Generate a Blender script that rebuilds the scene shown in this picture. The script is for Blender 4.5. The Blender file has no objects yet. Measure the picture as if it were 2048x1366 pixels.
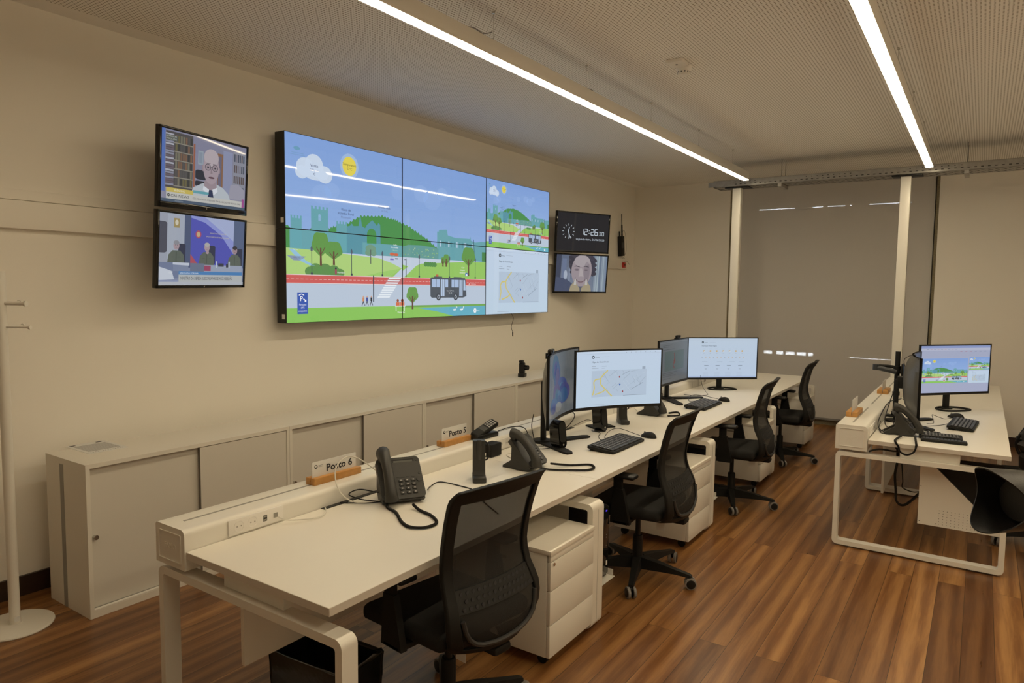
import bpy, bmesh, math, random
from mathutils import Vector, Matrix
from mathutils.geometry import tessellate_polygon
random.seed(7)
PI = math.pi
S = bpy.context.scene
COL = S.collection

# ------------------------------------------------------------------ camera
YAW, PITCH, ROLL, CAMH, FPX = -0.5947, -0.0768, 0.0116, 1.728, 1388.68
cam_d = bpy.data.cameras.new('camera')
cam = bpy.data.objects.new('camera', cam_d)
COL.objects.link(cam)
cam_d.sensor_width = 36.0
cam_d.lens = 36.0 * FPX / 2048.0
cam_d.clip_start = 0.05
_F = Vector((math.sin(YAW) * math.cos(PITCH), math.cos(YAW) * math.cos(PITCH), math.sin(PITCH)))
_R = Vector((math.cos(YAW), -math.sin(YAW), 0))
_U = _R.cross(_F)
_R2 = _R * math.cos(ROLL) + _U * math.sin(ROLL)
_U2 = -_R * math.sin(ROLL) + _U * math.cos(ROLL)
cam.matrix_world = Matrix((( _R2.x, _U2.x, -_F.x, 0), (_R2.y, _U2.y, -_F.y, 0), (_R2.z, _U2.z, -_F.z, CAMH), (0, 0, 0, 1)))
S.camera = cam

# ------------------------------------------------------------------ world and exposure
w = bpy.data.worlds.new('world'); S.world = w
w.use_nodes = True
w.node_tree.nodes['Background'].inputs[0].default_value = (0.85, 0.93, 1.0, 1)
w.node_tree.nodes['Background'].inputs[1].default_value = 15.0
S.view_settings.view_transform = 'Standard'
S.view_settings.look = 'None'
S.view_settings.exposure = 0.0
S.view_settings.gamma = 1.0
S.view_settings.use_curve_mapping = False
S.cycles.use_denoising = True
S.cycles.max_bounces = 10
S.cycles.diffuse_bounces = 8
S.cycles.transparent_max_bounces = 12
S.cycles.sample_clamp_indirect = 6.0
LAMP_STRENGTH = 33.0
LAMP_COLOR = (1.0, 0.83, 0.56)

# ------------------------------------------------------------------ colours and materials
def lin(c):
    if isinstance(c, str):
        c = tuple(int(c[i:i + 2], 16) / 255 for i in (0, 2, 4))
    return tuple(x / 12.92 if x <= .04045 else ((x + .055) / 1.055) ** 2.4 for x in c) + (1.0,)

def mat(name, color, rough=0.5, metal=0.0, spec=0.5, noise=0.0, nscale=8.0, bump=0.0, bscale=200.0, coat=0.0):
    m = bpy.data.materials.new(name); m.use_nodes = True
    nt = m.node_tree; b = nt.nodes['Principled BSDF']
    c = lin(color) if isinstance(color, str) else tuple(color) + ((1.0,) if len(color) == 3 else ())
    b.inputs['Base Color'].default_value = c
    b.inputs['Roughness'].default_value = rough
    b.inputs['Metallic'].default_value = metal
    b.inputs['Specular IOR Level'].default_value = spec
    b.inputs['Coat Weight'].default_value = coat
    tc = None
    if noise or bump:
        tc = nt.nodes.new('ShaderNodeTexCoord')
    if noise:
        n = nt.nodes.new('ShaderNodeTexNoise'); n.inputs['Scale'].default_value = nscale; n.inputs['Detail'].default_value = 5
        nt.links.new(tc.outputs['Object'], n.inputs['Vector'])
        mx = nt.nodes.new('ShaderNodeMix'); mx.data_type = 'RGBA'
        mx.inputs['A'].default_value = tuple(x * (1 - noise) for x in c[:3]) + (1,)
        mx.inputs['B'].default_value = tuple(min(1, x * (1 + noise)) for x in c[:3]) + (1,)
        nt.links.new(n.outputs['Fac'], mx.inputs['Factor'])
        nt.links.new(mx.outputs['Result'], b.inputs['Base Color'])
    if bump:
        n2 = nt.nodes.new('ShaderNodeTexNoise'); n2.inputs['Scale'].default_value = bscale; n2.inputs['Detail'].default_value = 3
        nt.links.new(tc.outputs['Object'], n2.inputs['Vector'])
        bp = nt.nodes.new('ShaderNodeBump'); bp.inputs['Strength'].default_value = bump; bp.inputs['Distance'].default_value = 0.002
        nt.links.new(n2.outputs['Fac'], bp.inputs['Height'])
        nt.links.new(bp.outputs['Normal'], b.inputs['Normal'])
    return m

M = {}
M['wall'] = mat('wall_paint', (.86, .83, .76), .75, noise=.03, nscale=1.5, bump=.05, bscale=60)
M['ceil_plain'] = mat('ceiling_paint', (.70, .68, .64), .8)
M['white'] = mat('white_laminate', (.78, .75, .68), .38, noise=.015, nscale=3)
M['white_edge'] = mat('white_edge_band', (.62, .58, .52), .45)
M['white_metal'] = mat('white_powder_coat', (.76, .74, .68), .32)
M['cabinet'] = mat('cabinet_board', (.74, .71, .64), .5, noise=.02, nscale=2)
M['cabdoor'] = mat('cabinet_door_board', (.66, .63, .57), .5, noise=.02, nscale=2)
M['grey_gap'] = mat('dark_slot', (.16, .15, .13), .6)
M['slotgrey'] = mat('grey_slot', (.30, .29, .26), .6)
M['black'] = mat('black_plastic', (.009, .009, .009), .4, spec=.35)
M['black_matte'] = mat('black_matte_plastic', (.009, .009, .0085), .6, spec=.3, bump=.15, bscale=400)
M['black_gloss'] = mat('black_gloss_plastic', (.008, .008, .008), .08)
M['lcd'] = mat('phone_display', (.13, .135, .125), .12)
M['phone'] = mat('phone_plastic', (.028, .028, .026), .42, bump=.1, bscale=500)
M['darkgrey'] = mat('dark_grey_plastic', (.030, .030, .030), .45)
M['chairgrey'] = mat('chair_support_plastic', (.013, .013, .013), .55, spec=.3)
M['backshell'] = mat('monitor_back_plastic', (.10, .098, .09), .35)
M['grey'] = mat('grey_rubber', (.22, .21, .20), .5)
M['fabric'] = mat('chair_fabric', (.010, .010, .010), .9, bump=.6, bscale=300)
M['key'] = mat('key_plastic', (.03, .03, .03), .45)
M['keyprint'] = mat('key_printing', (.35, .35, .35), .6)
M['chrome'] = mat('brushed_steel', (.6, .58, .54), .25, metal=1)
M['galv'] = mat('galvanised_steel', (.36, .35, .33), .45, metal=.55, noise=.25, nscale=25)
M['galvdark'] = mat('galvanised_hole', (.03, .03, .03), .8)
M['paper'] = mat('white_paper', (.72, .72, .70), .7)
M['ink'] = mat('black_ink', (.02, .02, .025), .7)
M['inkgrey'] = mat('grey_ink', (.25, .25, .26), .7)
M['wood'] = mat('oiled_pine', (.50, .25, .07), .45, noise=.3, nscale=30)
M['red'] = mat('red_plastic', (.45, .03, .02), .35)
M['whitecable'] = mat('white_cable', (.68, .66, .60), .45)
M['socket'] = mat('socket_plastic', (.80, .78, .74), .3)
M['skirt'] = mat('dark_skirting_wood', (.035, .018, .012), .35, noise=.3, nscale=20)
M['bag'] = mat('bin_liner', (.010, .010, .009), .22, bump=1.0, bscale=14)
M['binbody'] = mat('bin_plastic', (.02, .02, .02), .4)
M['bagcloth'] = mat('backpack_cloth', (.018, .016, .015), .85, bump=.5, bscale=150)
M['stone'] = mat('rough_reveal', (.22, .19, .12), .9, noise=.5, nscale=60)
M['shutter'] = mat('interior_shutter', (.45, .43, .40), .6)
M['lens'] = mat('camera_black', (.012, .012, .012), .45, bump=.2, bscale=300)
M['lensred'] = mat('red_ring', (.4, .02, .02), .4)
M['arm'] = mat('arm_steel', (.06, .065, .075), .35, metal=.3)
M['blueled'] = bpy.data.materials.new('blue_indicator'); M['blueled'].use_nodes = True
_b = M['blueled'].node_tree.nodes['Principled BSDF']
_b.inputs['Emission Color'].default_value = (.10, .05, 1, 1); _b.inputs['Emission Strength'].default_value = .6
_b.inputs['Base Color'].default_value = (.01, .01, .05, 1)

def lamp_mat():
    m = bpy.data.materials.new('light_diffuser'); m.use_nodes = True
    b = m.node_tree.nodes['Principled BSDF']
    b.inputs['Base Color'].default_value = (.8, .8, .8, 1)
    b.inputs['Emission Color'].default_value = LAMP_COLOR + (1,)
    b.inputs['Emission Strength'].default_value = LAMP_STRENGTH
    return m
M['lamp'] = lamp_mat()

def screen_mat(name, strength=1.0, rough=.06, wav=0.0, spec=.5):
    m = bpy.data.materials.new(name); m.use_nodes = True
    nt = m.node_tree; b = nt.nodes['Principled BSDF']
    a = nt.nodes.new('ShaderNodeAttribute'); a.attribute_name = 'picture'
    b.inputs['Base Color'].default_value = (.006, .006, .007, 1)
    b.inputs['Roughness'].default_value = rough
    b.inputs['Specular IOR Level'].default_value = spec
    nt.links.new(a.outputs['Color'], b.inputs['Emission Color'])
    b.inputs['Emission Strength'].default_value = strength
    if wav:
        tc = nt.nodes.new('ShaderNodeTexCoord'); n = nt.nodes.new('ShaderNodeTexNoise')
        n.inputs['Scale'].default_value = 1.3; n.inputs['Detail'].default_value = 0
        nt.links.new(tc.outputs['Object'], n.inputs['Vector'])
        bp = nt.nodes.new('ShaderNodeBump'); bp.inputs['Strength'].default_value = wav; bp.inputs['Distance'].default_value = .01
        nt.links.new(n.outputs['Fac'], bp.inputs['Height']); nt.links.new(bp.outputs['Normal'], b.inputs['Normal'])
    return m
M['screen'] = screen_mat('wall_screen', .92, .03, .35)
M['tvscreen'] = screen_mat('television_screen', .85, .03, .3, .25)
M['monscreen'] = screen_mat('monitor_screen', .9, .25)
M['offscreen'] = screen_mat('dim_monitor_screen', .35, .25)

def floor_mat():
    m = bpy.data.materials.new('hardwood_planks'); m.use_nodes = True
    nt = m.node_tree; N = nt.nodes; L = nt.links; b = N['Principled BSDF']
    tc = N.new('ShaderNodeTexCoord')
    mp = N.new('ShaderNodeMapping'); mp.inputs['Rotation'].default_value = (0, 0, PI / 2)
    L.new(tc.outputs['Object'], mp.inputs['Vector'])
    br = N.new('ShaderNodeTexBrick')
    br.offset = .37; br.offset_frequency = 2; br.squash = 1
    br.inputs['Scale'].default_value = 1.0
    br.inputs['Brick Width'].default_value = 2.4
    br.inputs['Row Height'].default_value = .135
    br.inputs['Mortar Size'].default_value = .0012
    br.inputs['Mortar Smooth'].default_value = .1
    br.inputs['Bias'].default_value = 0
    br.inputs['Color1'].default_value = (0, 0, 0, 1); br.inputs['Color2'].default_value = (1, 1, 1, 1)
    br.inputs['Mortar'].default_value = (.5, .5, .5, 1)
    L.new(mp.outputs['Vector'], br.inputs['Vector'])
    # grain: stretched noise distorted, offset per plank
    comb = N.new('ShaderNodeVectorMath'); comb.operation = 'MULTIPLY_ADD'
    L.new(br.outputs['Color'], comb.inputs[0]); comb.inputs[1].default_value = (7.3, 13.7, 5)
    L.new(tc.outputs['Object'], comb.inputs[2])
    mp2 = N.new('ShaderNodeMapping'); mp2.inputs['Scale'].default_value = (13, .8, 1)
    L.new(comb.outputs[0], mp2.inputs['Vector'])
    n1 = N.new('ShaderNodeTexNoise'); n1.inputs['Scale'].default_value = 1.0; n1.inputs['Detail'].default_value = 6
    n1.inputs['Roughness'].default_value = .6; n1.inputs['Distortion'].default_value = 1.2
    L.new(mp2.outputs['Vector'], n1.inputs['Vector'])
    mp3 = N.new('ShaderNodeMapping'); mp3.inputs['Scale'].default_value = (6, .45, 1)
    L.new(comb.outputs[0], mp3.inputs['Vector'])
    wv = N.new('ShaderNodeTexWave'); wv.wave_type = 'BANDS'; wv.bands_direction = 'X'; wv.inputs['Scale'].default_value = .55
    wv.inputs['Distortion'].default_value = 5; wv.inputs['Detail'].default_value = 2.5; wv.inputs['Detail Scale'].default_value = .7
    L.new(mp3.outputs['Vector'], wv.inputs['Vector'])
    mix1 = N.new('ShaderNodeMix'); mix1.data_type = 'FLOAT'; mix1.inputs[0].default_value = .22
    L.new(n1.outputs['Fac'], mix1.inputs[2]); L.new(wv.outputs['Fac'], mix1.inputs[3])
    mp4 = N.new('ShaderNodeMapping'); mp4.inputs['Scale'].default_value = (90, 5, 1)
    L.new(comb.outputs[0], mp4.inputs['Vector'])
    n3 = N.new('ShaderNodeTexNoise'); n3.inputs['Scale'].default_value = 1; n3.inputs['Detail'].default_value = 4; n3.inputs['Distortion'].default_value = .6
    L.new(mp4.outputs['Vector'], n3.inputs['Vector'])
    mixf = N.new('ShaderNodeMix'); mixf.data_type = 'FLOAT'; mixf.inputs[0].default_value = .26
    L.new(mix1.outputs[0], mixf.inputs[2]); L.new(n3.outputs['Fac'], mixf.inputs[3]); mix1 = mixf
    cr = N.new('ShaderNodeValToRGB')
    e = cr.color_ramp.elements
    e[0].position = .12; e[0].color = (.10, .040, .014, 1)
    e[1].position = .88; e[1].color = (.60, .34, .13, 1)
    x = e.new(.42); x.color = (.24, .105, .034, 1)
    x = e.new(.58); x.color = (.40, .205, .074, 1)
    L.new(mix1.outputs[0], cr.inputs['Fac'])
    # plank tone
    cr2 = N.new('ShaderNodeValToRGB'); e2 = cr2.color_ramp.elements
    e2[0].color = (.42, .36, .33, 1); e2[1].color = (.95, .93, .88, 1)
    x = e2.new(.5); x.color = (.68, .63, .58, 1)
    L.new(br.outputs['Color'], cr2.inputs['Fac'])
    mul = N.new('ShaderNodeMix'); mul.data_type = 'RGBA'; mul.blend_type = 'MULTIPLY'; mul.inputs[0].default_value = 1
    L.new(cr.outputs['Color'], mul.inputs['A']); L.new(cr2.outputs['Color'], mul.inputs['B'])
    mo = N.new('ShaderNodeMix'); mo.data_type = 'RGBA'
    L.new(br.outputs['Fac'], mo.inputs[0]); L.new(mul.outputs['Result'], mo.inputs['A']); mo.inputs['B'].default_value = (.015, .006, .003, 1)
    L.new(mo.outputs['Result'], b.inputs['Base Color'])
    b.inputs['Roughness'].default_value = .27
    rr = N.new('ShaderNodeMapRange'); rr.inputs['To Min'].default_value = .22; rr.inputs['To Max'].default_value = .40
    L.new(n1.outputs['Fac'], rr.inputs['Value']); L.new(rr.outputs['Result'], b.inputs['Roughness'])
    bp = N.new('ShaderNodeBump'); bp.inputs['Strength'].default_value = .12; bp.inputs['Distance'].default_value = .002
    L.new(mix1.outputs[0], bp.inputs['Height']); L.new(bp.outputs['Normal'], b.inputs['Normal'])
    return m
M['floor'] = floor_mat()

def ceiling_mat():
    m = bpy.data.materials.new('perforated_plasterboard'); m.use_nodes = True
    nt = m.node_tree; N = nt.nodes; L = nt.links; b = N['Principled BSDF']
    b.inputs['Roughness'].default_value = .8
    tc = N.new('ShaderNodeTexCoord'); sep = N.new('ShaderNodeSeparateXYZ')
    L.new(tc.outputs['Object'], sep.inputs[0])
    def mth(op, a, bb=None, c=None):
        n = N.new('ShaderNodeMath'); n.operation = op
        for i, v in enumerate((a, bb, c)):
            if v is None: continue
            if isinstance(v, (int, float)): n.inputs[i].default_value = v
            else: L.new(v, n.inputs[i])
        return n.outputs[0]
    P = .020
    fx = mth('SUBTRACT', mth('FRACT', mth('DIVIDE', sep.outputs[0], P)), .5)
    fy = mth('SUBTRACT', mth('FRACT', mth('DIVIDE', sep.outputs[1], P)), .5)
    d = mth('SQRT', mth('ADD', mth('MULTIPLY', fx, fx), mth('MULTIPLY', fy, fy)))
    hole = mth('LESS_THAN', d, .24)
    inside = mth('GREATER_THAN', sep.outputs[0], -4.18)
    h = mth('MULTIPLY', hole, inside)
    mx = N.new('ShaderNodeMix'); mx.data_type = 'RGBA'
    mx.inputs['A'].default_value = (.92, .90, .86, 1); mx.inputs['B'].default_value = (.30, .27, .22, 1)
    L.new(h, mx.inputs[0]); L.new(mx.outputs['Result'], b.inputs['Base Color'])
    return m
M['ceiling'] = ceiling_mat()

def blind_mat():
    m = bpy.data.materials.new('screen_blind_fabric'); m.use_nodes = True
    nt = m.node_tree; N = nt.nodes; L = nt.links; b = N['Principled BSDF']
    b.inputs['Base Color'].default_value = (.70, .68, .65, 1); b.inputs['Roughness'].default_value = .9
    tr = N.new('ShaderNodeBsdfTransparent'); mx = N.new('ShaderNodeMixShader')
    tc = N.new('ShaderNodeTexCoord'); wv = N.new('ShaderNodeTexNoise'); mp = N.new('ShaderNodeMapping')
    mp.inputs['Scale'].default_value = (130, 1, 6); L.new(tc.outputs['Object'], mp.inputs['Vector']); L.new(mp.outputs['Vector'], wv.inputs['Vector'])
    wv.inputs['Scale'].default_value = 1
    mr = N.new('ShaderNodeMapRange'); mr.inputs['To Min'].default_value = .225; mr.inputs['To Max'].default_value = .255
    L.new(wv.outputs['Fac'], mr.inputs['Value']); L.new(mr.outputs['Result'], mx.inputs['Fac'])
    L.new(b.outputs[0], mx.inputs[1]); L.new(tr.outputs[0], mx.inputs[2])
    L.new(mx.outputs[0], N['Material Output'].inputs['Surface'])
    return m
M['blind'] = blind_mat()

def mesh_mat():
    m = bpy.data.materials.new('chair_net'); m.use_nodes = True
    nt = m.node_tree; N = nt.nodes; L = nt.links; b = N['Principled BSDF']
    b.inputs['Base Color'].default_value = (.012, .012, .012, 1); b.inputs['Roughness'].default_value = .7
    tr = N.new('ShaderNodeBsdfTransparent'); mx = N.new('ShaderNodeMixShader'); mx.inputs['Fac'].default_value = .28
    L.new(b.outputs[0], mx.inputs[1]); L.new(tr.outputs[0], mx.inputs[2]); L.new(mx.outputs[0], N['Material Output'].inputs['Surface'])
    return m
M['net'] = mesh_mat()
def glass_mat():
    m = bpy.data.materials.new('window_glass'); m.use_nodes = True
    nt = m.node_tree; N = nt.nodes; L = nt.links
    g = N.new('ShaderNodeBsdfGlossy'); g.inputs['Roughness'].default_value = .02
    tr = N.new('ShaderNodeBsdfTransparent'); mx = N.new('ShaderNodeMixShader'); mx.inputs['Fac'].default_value = .92
    L.new(g.outputs[0], mx.inputs[1]); L.new(tr.outputs[0], mx.inputs[2]); L.new(mx.outputs[0], N['Material Output'].inputs['Surface'])
    return m
M['glass'] = glass_mat()

# ------------------------------------------------------------------ mesh builder
class MB:
    def __init__(s):
        s.bm = bmesh.new(); s.mats = []; s.cur = 0
    def m(s, name):
        mt = M[name]
        if mt not in s.mats: s.mats.append(mt)
        s.cur = s.mats.index(mt); return s
    def _mark(s, faces):
        for f in faces: f.material_index = s.cur
    def box(s, x0, x1, y0, y1, z0, z1, bev=0.0, seg=2, mx=None):
        vs = [s.bm.verts.new(p) for p in ((x0,y0,z0),(x1,y0,z0),(x1,y1,z0),(x0,y1,z0),(x0,y0,z1),(x1,y0,z1),(x1,y1,z1),(x0,y1,z1))]
        fs = [s.bm.faces.new([vs[i] for i in q]) for q in ((0,3,2,1),(4,5,6,7),(0,1,5,4),(1,2,6,5),(2,3,7,6),(3,0,4,7))]
        s._mark(fs)
        if bev > 0:
            es = list({e for f in fs for e in f.edges})
            r = bmesh.ops.bevel(s.bm, geom=es, offset=bev, segments=seg, profile=.5, affect='EDGES', material=s.cur)
            vs = list({v for f in r['faces'] for v in f.verts} | {v for v in vs if v.is_valid})
        if mx is not None:
            for v in vs:
                if v.is_valid: v.co = mx @ v.co
        return vs
    def prism(s, pts, a0, a1, axis='y', mx=None):
        """extrude 2-D outline (list of (a,b)) along an axis"""
        def P(p, t):
            if axis == 'y': return (p[0], t, p[1])
            if axis == 'x': return (t, p[0], p[1])
            return (p[0], p[1], t)
        v0 = [s.bm.verts.new(P(p, a0)) for p in pts]; v1 = [s.bm.verts.new(P(p, a1)) for p in pts]
        n = len(pts); fs = [s.bm.faces.new(v0[::-1]), s.bm.faces.new(v1)]
        for i in range(n):
            fs.append(s.bm.faces.new((v0[i], v0[(i+1)%n], v1[(i+1)%n], v1[i])))
        s._mark(fs)
        if mx is not None:
            for v in v0 + v1: v.co = mx @ v.co
        return v0 + v1
    def tube(s, pts, r, n=8, cap=True, closed=False):
        pts = [Vector(p) for p in pts]; rings = []
        L = len(pts); up = Vector((0, 0, 1)); prev = None
        for i, p in enumerate(pts):
            if closed: t = pts[(i+1)%L] - pts[i-1]
            else: t = (pts[min(i+1, L-1)] - pts[max(i-1, 0)])
            if t.length < 1e-9: t = Vector((0,0,1))
            t.normalize()
            a = prev if prev is not None else (up if abs(t.z) < .9 else Vector((1,0,0)))
            u = (a - t * a.dot(t))
            if u.length < 1e-6: u = t.orthogonal()
            u.normalize(); prev = u; vv = t.cross(u)
            rr = r[i] if isinstance(r, (list, tuple)) else r
            rings.append([s.bm.verts.new(p + (u*math.cos(2*PI*k/n) + vv*math.sin(2*PI*k/n))*rr) for k in range(n)])
        fs = []
        for i in range(L if closed else L-1):
            A, B = rings[i], rings[(i+1)%L]
            for k in range(n): fs.append(s.bm.faces.new((A[k], A[(k+1)%n], B[(k+1)%n], B[k])))
        if cap and not closed:
            fs.append(s.bm.faces.new(rings[0][::-1])); fs.append(s.bm.faces.new(rings[-1]))
        s._mark(fs); return s
    def lathe(s, prof, c=(0,0,0), axis=(0,0,1), n=24, cap=True):
        """prof = [(r, h)...] about axis through c"""
        ax = Vector(axis).normalized(); u = ax.orthogonal().normalized(); v = ax.cross(u); c = Vector(c); rings = []
        for r, h in prof:
            rings.append([s.bm.verts.new(c + ax*h + (u*math.cos(2*PI*k/n) + v*math.sin(2*PI*k/n))*max(r, 1e-5)) for k in range(n)])
        fs = []
        for A, B in zip(rings, rings[1:]):
            for k in range(n): fs.append(s.bm.faces.new((A[k], A[(k+1)%n], B[(k+1)%n], B[k])))
        if cap:
            fs.append(s.bm.faces.new(rings[0][::-1])); fs.append(s.bm.faces.new(rings[-1]))
        s._mark(fs); return s
    def cyl(s, a, b, r, n=16):
        a, b = Vector(a), Vector(b); d = b - a
        return s.lathe([(r, 0), (r, d.length)], a, d, n)
    def ring(s, pts_out, pts_in, y0, y1, axis='y'):
        def P(p, t):
            return (p[0], t, p[1]) if axis == 'y' else ((t, p[0], p[1]) if axis == 'x' else (p[0], p[1], t))
        n = len(pts_out); V = [[s.bm.verts.new(P(p, t)) for p in q] for q in (pts_out, pts_in) for t in (y0, y1)]
        o0, o1, i0, i1 = V; fs = []
        for k in range(n):
            j = (k+1) % n
            fs += [s.bm.faces.new((o0[k], o0[j], i0[j], i0[k])), s.bm.faces.new((o1[j], o1[k], i1[k], i1[j])),
                   s.bm.faces.new((o0[j], o0[k], o1[k], o1[j])), s.bm.faces.new((i0[k], i0[j], i1[j], i1[k]))]
        s._mark(fs); return s
    def solid(s, verts, faces, vec):
        """thicken an open quad sheet by vector or per-vertex vectors"""
        a = [s.bm.verts.new(v) for v in verts]
        vecs = vec if isinstance(vec, list) else [vec]*len(verts)
        b = [s.bm.verts.new(Vector(v) + Vector(q)) for v, q in zip(verts, vecs)]
        cnt = {}
        fs = []
        for f in faces:
            fs.append(s.bm.faces.new([a[i] for i in f])); fs.append(s.bm.faces.new([b[i] for i in f][::-1]))
            for i in range(len(f)):
                e = (f[i], f[(i+1)%len(f)]); cnt[e] = 1
        for (i, j) in cnt:
            if (j, i) not in cnt: fs.append(s.bm.faces.new((a[j], a[i], b[i], b[j])))
        s._mark(fs)
        return s
    def build(s, name, parent=None, smooth=True, ang=40):
        bmesh.ops.recalc_face_normals(s.bm, faces=s.bm.faces[:])
        me = bpy.data.meshes.new(name); s.bm.to_mesh(me); s.bm.free()
        for mt in s.mats: me.materials.append(mt)
        if smooth:
            me.polygons.foreach_set('use_smooth', [True]*len(me.polygons))
            me.set_sharp_from_angle(angle=math.radians(ang))
        o = bpy.data.objects.new(name, me); COL.objects.link(o)
        if parent: o.parent = parent
        return o

def tag(o, label=None, cat=None, group=None, kind=None):
    if label: o['label'] = label
    if cat: o['category'] = cat
    if group: o['group'] = group
    if kind: o['kind'] = kind
    return o
def thing(name, label, cat, loc=(0,0,0), rot=(0,0,0), group=None):
    o = bpy.data.objects.new(name, None); COL.objects.link(o)
    o.empty_display_size = .05
    o.location = loc; o.rotation_euler = rot
    return tag(o, label, cat, group)
def dup(root, loc, rot=None, label=None, group=None):
    def cp(o, parent):
        c = o.copy(); COL.objects.link(c)
        if parent: c.parent = parent
        for ch in list(o.children): cp(ch, c)
        return c
    r = cp(root, None); r.location = loc
    if rot is not None: r.rotation_euler = rot
    if label: r['label'] = label
    if group: r['group'] = group
    return r
def boxobj(name, mt, dims, parent=None, bev=0.0, **k):
    b = MB().m(mt); b.box(*dims, bev=bev); return b.build(name, parent, **k)
def rrect(x0, x1, z0, z1, r, n=6):
    pts = []
    for cx, cz, a in ((x1-r, z1-r, 0), (x0+r, z1-r, 90), (x0+r, z0+r, 180), (x1-r, z0+r, 270)):
        for k in range(n+1):
            t = math.radians(a + 90*k/n); pts.append((cx + r*math.cos(t), cz + r*math.sin(t)))
    return pts
def spline(pts, n=8, closed=False):
    P = [Vector(p) for p in pts]; out = []; L = len(P)
    rng = range(L) if closed else range(L-1)
    for i in rng:
        g = (lambda k: P[k % L]) if closed else (lambda k: P[min(max(k, 0), L-1)])
        p0, p1, p2, p3 = g(i-1), g(i), g(i+1), g(i+2)
        for k in range(n):
            t = k/n
            out.append(.5*((2*p1) + (p2-p0)*t + (2*p0-5*p1+4*p2-p3)*t*t + (3*p1-p0-3*p2+p3)*t**3))
    if not closed: out.append(P[-1])
    return out

# ------------------------------------------------------------------ pictures on screens
FONT = {}
def glyphs(txt, bold=0.0):
    if (txt, bold) in FONT: return FONT[txt, bold]
    c = bpy.data.curves.new('t', 'FONT'); c.body = txt; c.size = 1.0; c.resolution_u = 2; c.offset = bold
    o = bpy.data.objects.new('t', c); COL.objects.link(o)
    dg = bpy.context.evaluated_depsgraph_get(); dg.update()
    me = bpy.data.meshes.new_from_object(o.evaluated_get(dg))
    me.calc_loop_triangles()
    tris = [[(me.vertices[i].co.x, me.vertices[i].co.y) for i in t.vertices] for t in me.loop_triangles]
    wd = max([p[0] for t in tris for p in t] or [0])
    bpy.data.meshes.remove(me); bpy.data.objects.remove(o); bpy.data.curves.remove(c)
    FONT[txt, bold] = (tris, wd); return tris, wd
def clip(poly, x0, y0, x1, y1):
    for ax, lim, sg in ((0, x0, 1), (0, x1, -1), (1, y0, 1), (1, y1, -1)):
        out = []
        for i in range(len(poly)):
            a, b = poly[i-1], poly[i]
            da, db = (a[ax]-lim)*sg, (b[ax]-lim)*sg
            if (da >= 0) != (db >= 0):
                t = da/(da-db); out.append((a[0]+(b[0]-a[0])*t, a[1]+(b[1]-a[1])*t))
            if db >= 0: out.append(b)
        poly = out
        if len(poly) < 3: return []
    return poly
class Canvas:
    """items in picture units: x right 0..W, y DOWN 0..H; each with a layer number"""
    def __init__(s): s.items = []; s.win = [(0, 0, 1, 1, None)]; s.lay = 0; s.cl = None
    def xf(s, p):
        ox, oy, sx, sy, _ = s.win[-1]; return (ox + p[0]*sx, oy + p[1]*sy)
    def push(s, ox, oy, sx, sy, layers=0):
        a = s.xf((ox, oy)); b = s.win[-1]; s.win.append((a[0], a[1], b[2]*sx, b[3]*sy, None)); s.cl = (a[0], a[1], a[0]+b[2]*sx, a[1]+b[3]*sy); s.lay += layers
    def pop(s, layers=0): s.win.pop(); s.cl = None; s.lay -= layers
    def poly(s, pts, col, lay=1):
        pts = [s.xf(p) for p in pts]
        v = [Vector((p[0], p[1], 0)) for p in pts]
        if len(pts) == 3 or len(pts) == 4 and True:
            tr = [(0, 1, 2)] + ([(0, 2, 3)] if len(pts) == 4 else [])
        else: tr = tessellate_polygon([v])
        for t in tr:
            q = [pts[i] for i in t]
            if s.cl: q = clip(q, *s.cl)
            if len(q) >= 3: s.items.append((lay + s.lay, col, q))
    def rect(s, x0, y0, x1, y1, col, lay=1): s.poly([(x0,y0),(x1,y0),(x1,y1),(x0,y1)], col, lay)
    def ell(s, cx, cy, rx, ry, col, lay=1, n=18, a0=0, a1=360):
        full = a1-a0 >= 360
        pts = [(cx + rx*math.cos(math.radians(a0+(a1-a0)*k/n)), cy + ry*math.sin(math.radians(a0+(a1-a0)*k/n))) for k in range(n if full else n+1)]
        s.poly(pts, col, lay)
    def line(s, pts, wx, wy, col, lay=1):
        for (x0,y0),(x1,y1) in zip(pts, pts[1:]):
            dx, dy = (x1-x0)/wx, (y1-y0)/wy; L = math.hypot(dx, dy) or 1; nx, ny = -dy/L*wx/2, dx/L*wy/2
            s.poly([(x0+nx,y0+ny),(x1+nx,y1+ny),(x1-nx,y1-ny),(x0-nx,y0-ny)], col, lay)
    def grad(s, x0, y0, x1, y1, c0, c1, n=16, lay=0):
        a, b = lin(c0), lin(c1)
        for k in range(n):
            t = (k+.5)/n; s.rect(x0, y0+(y1-y0)*k/n, x1, y0+(y1-y0)*(k+1)/n, tuple(a[i]*(1-t)+b[i]*t for i in range(3))+(1,), lay)
    def text(s, txt, x, y, h, col, lay=9, asp=1.0, al='l', width=None):
        """h = cap height in picture units (vertical); asp = W/H of the window in metres"""
        tris, wd = glyphs(txt); k = h/.72; kx = k/asp
        if width: kx = width/max(wd, 1e-6)
        ox = x - (wd*kx/2 if al == 'c' else (wd*kx if al == 'r' else 0))
        for t in tris: s.poly([(ox+p[0]*kx, y-p[1]*k) for p in t], col, lay)

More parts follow.
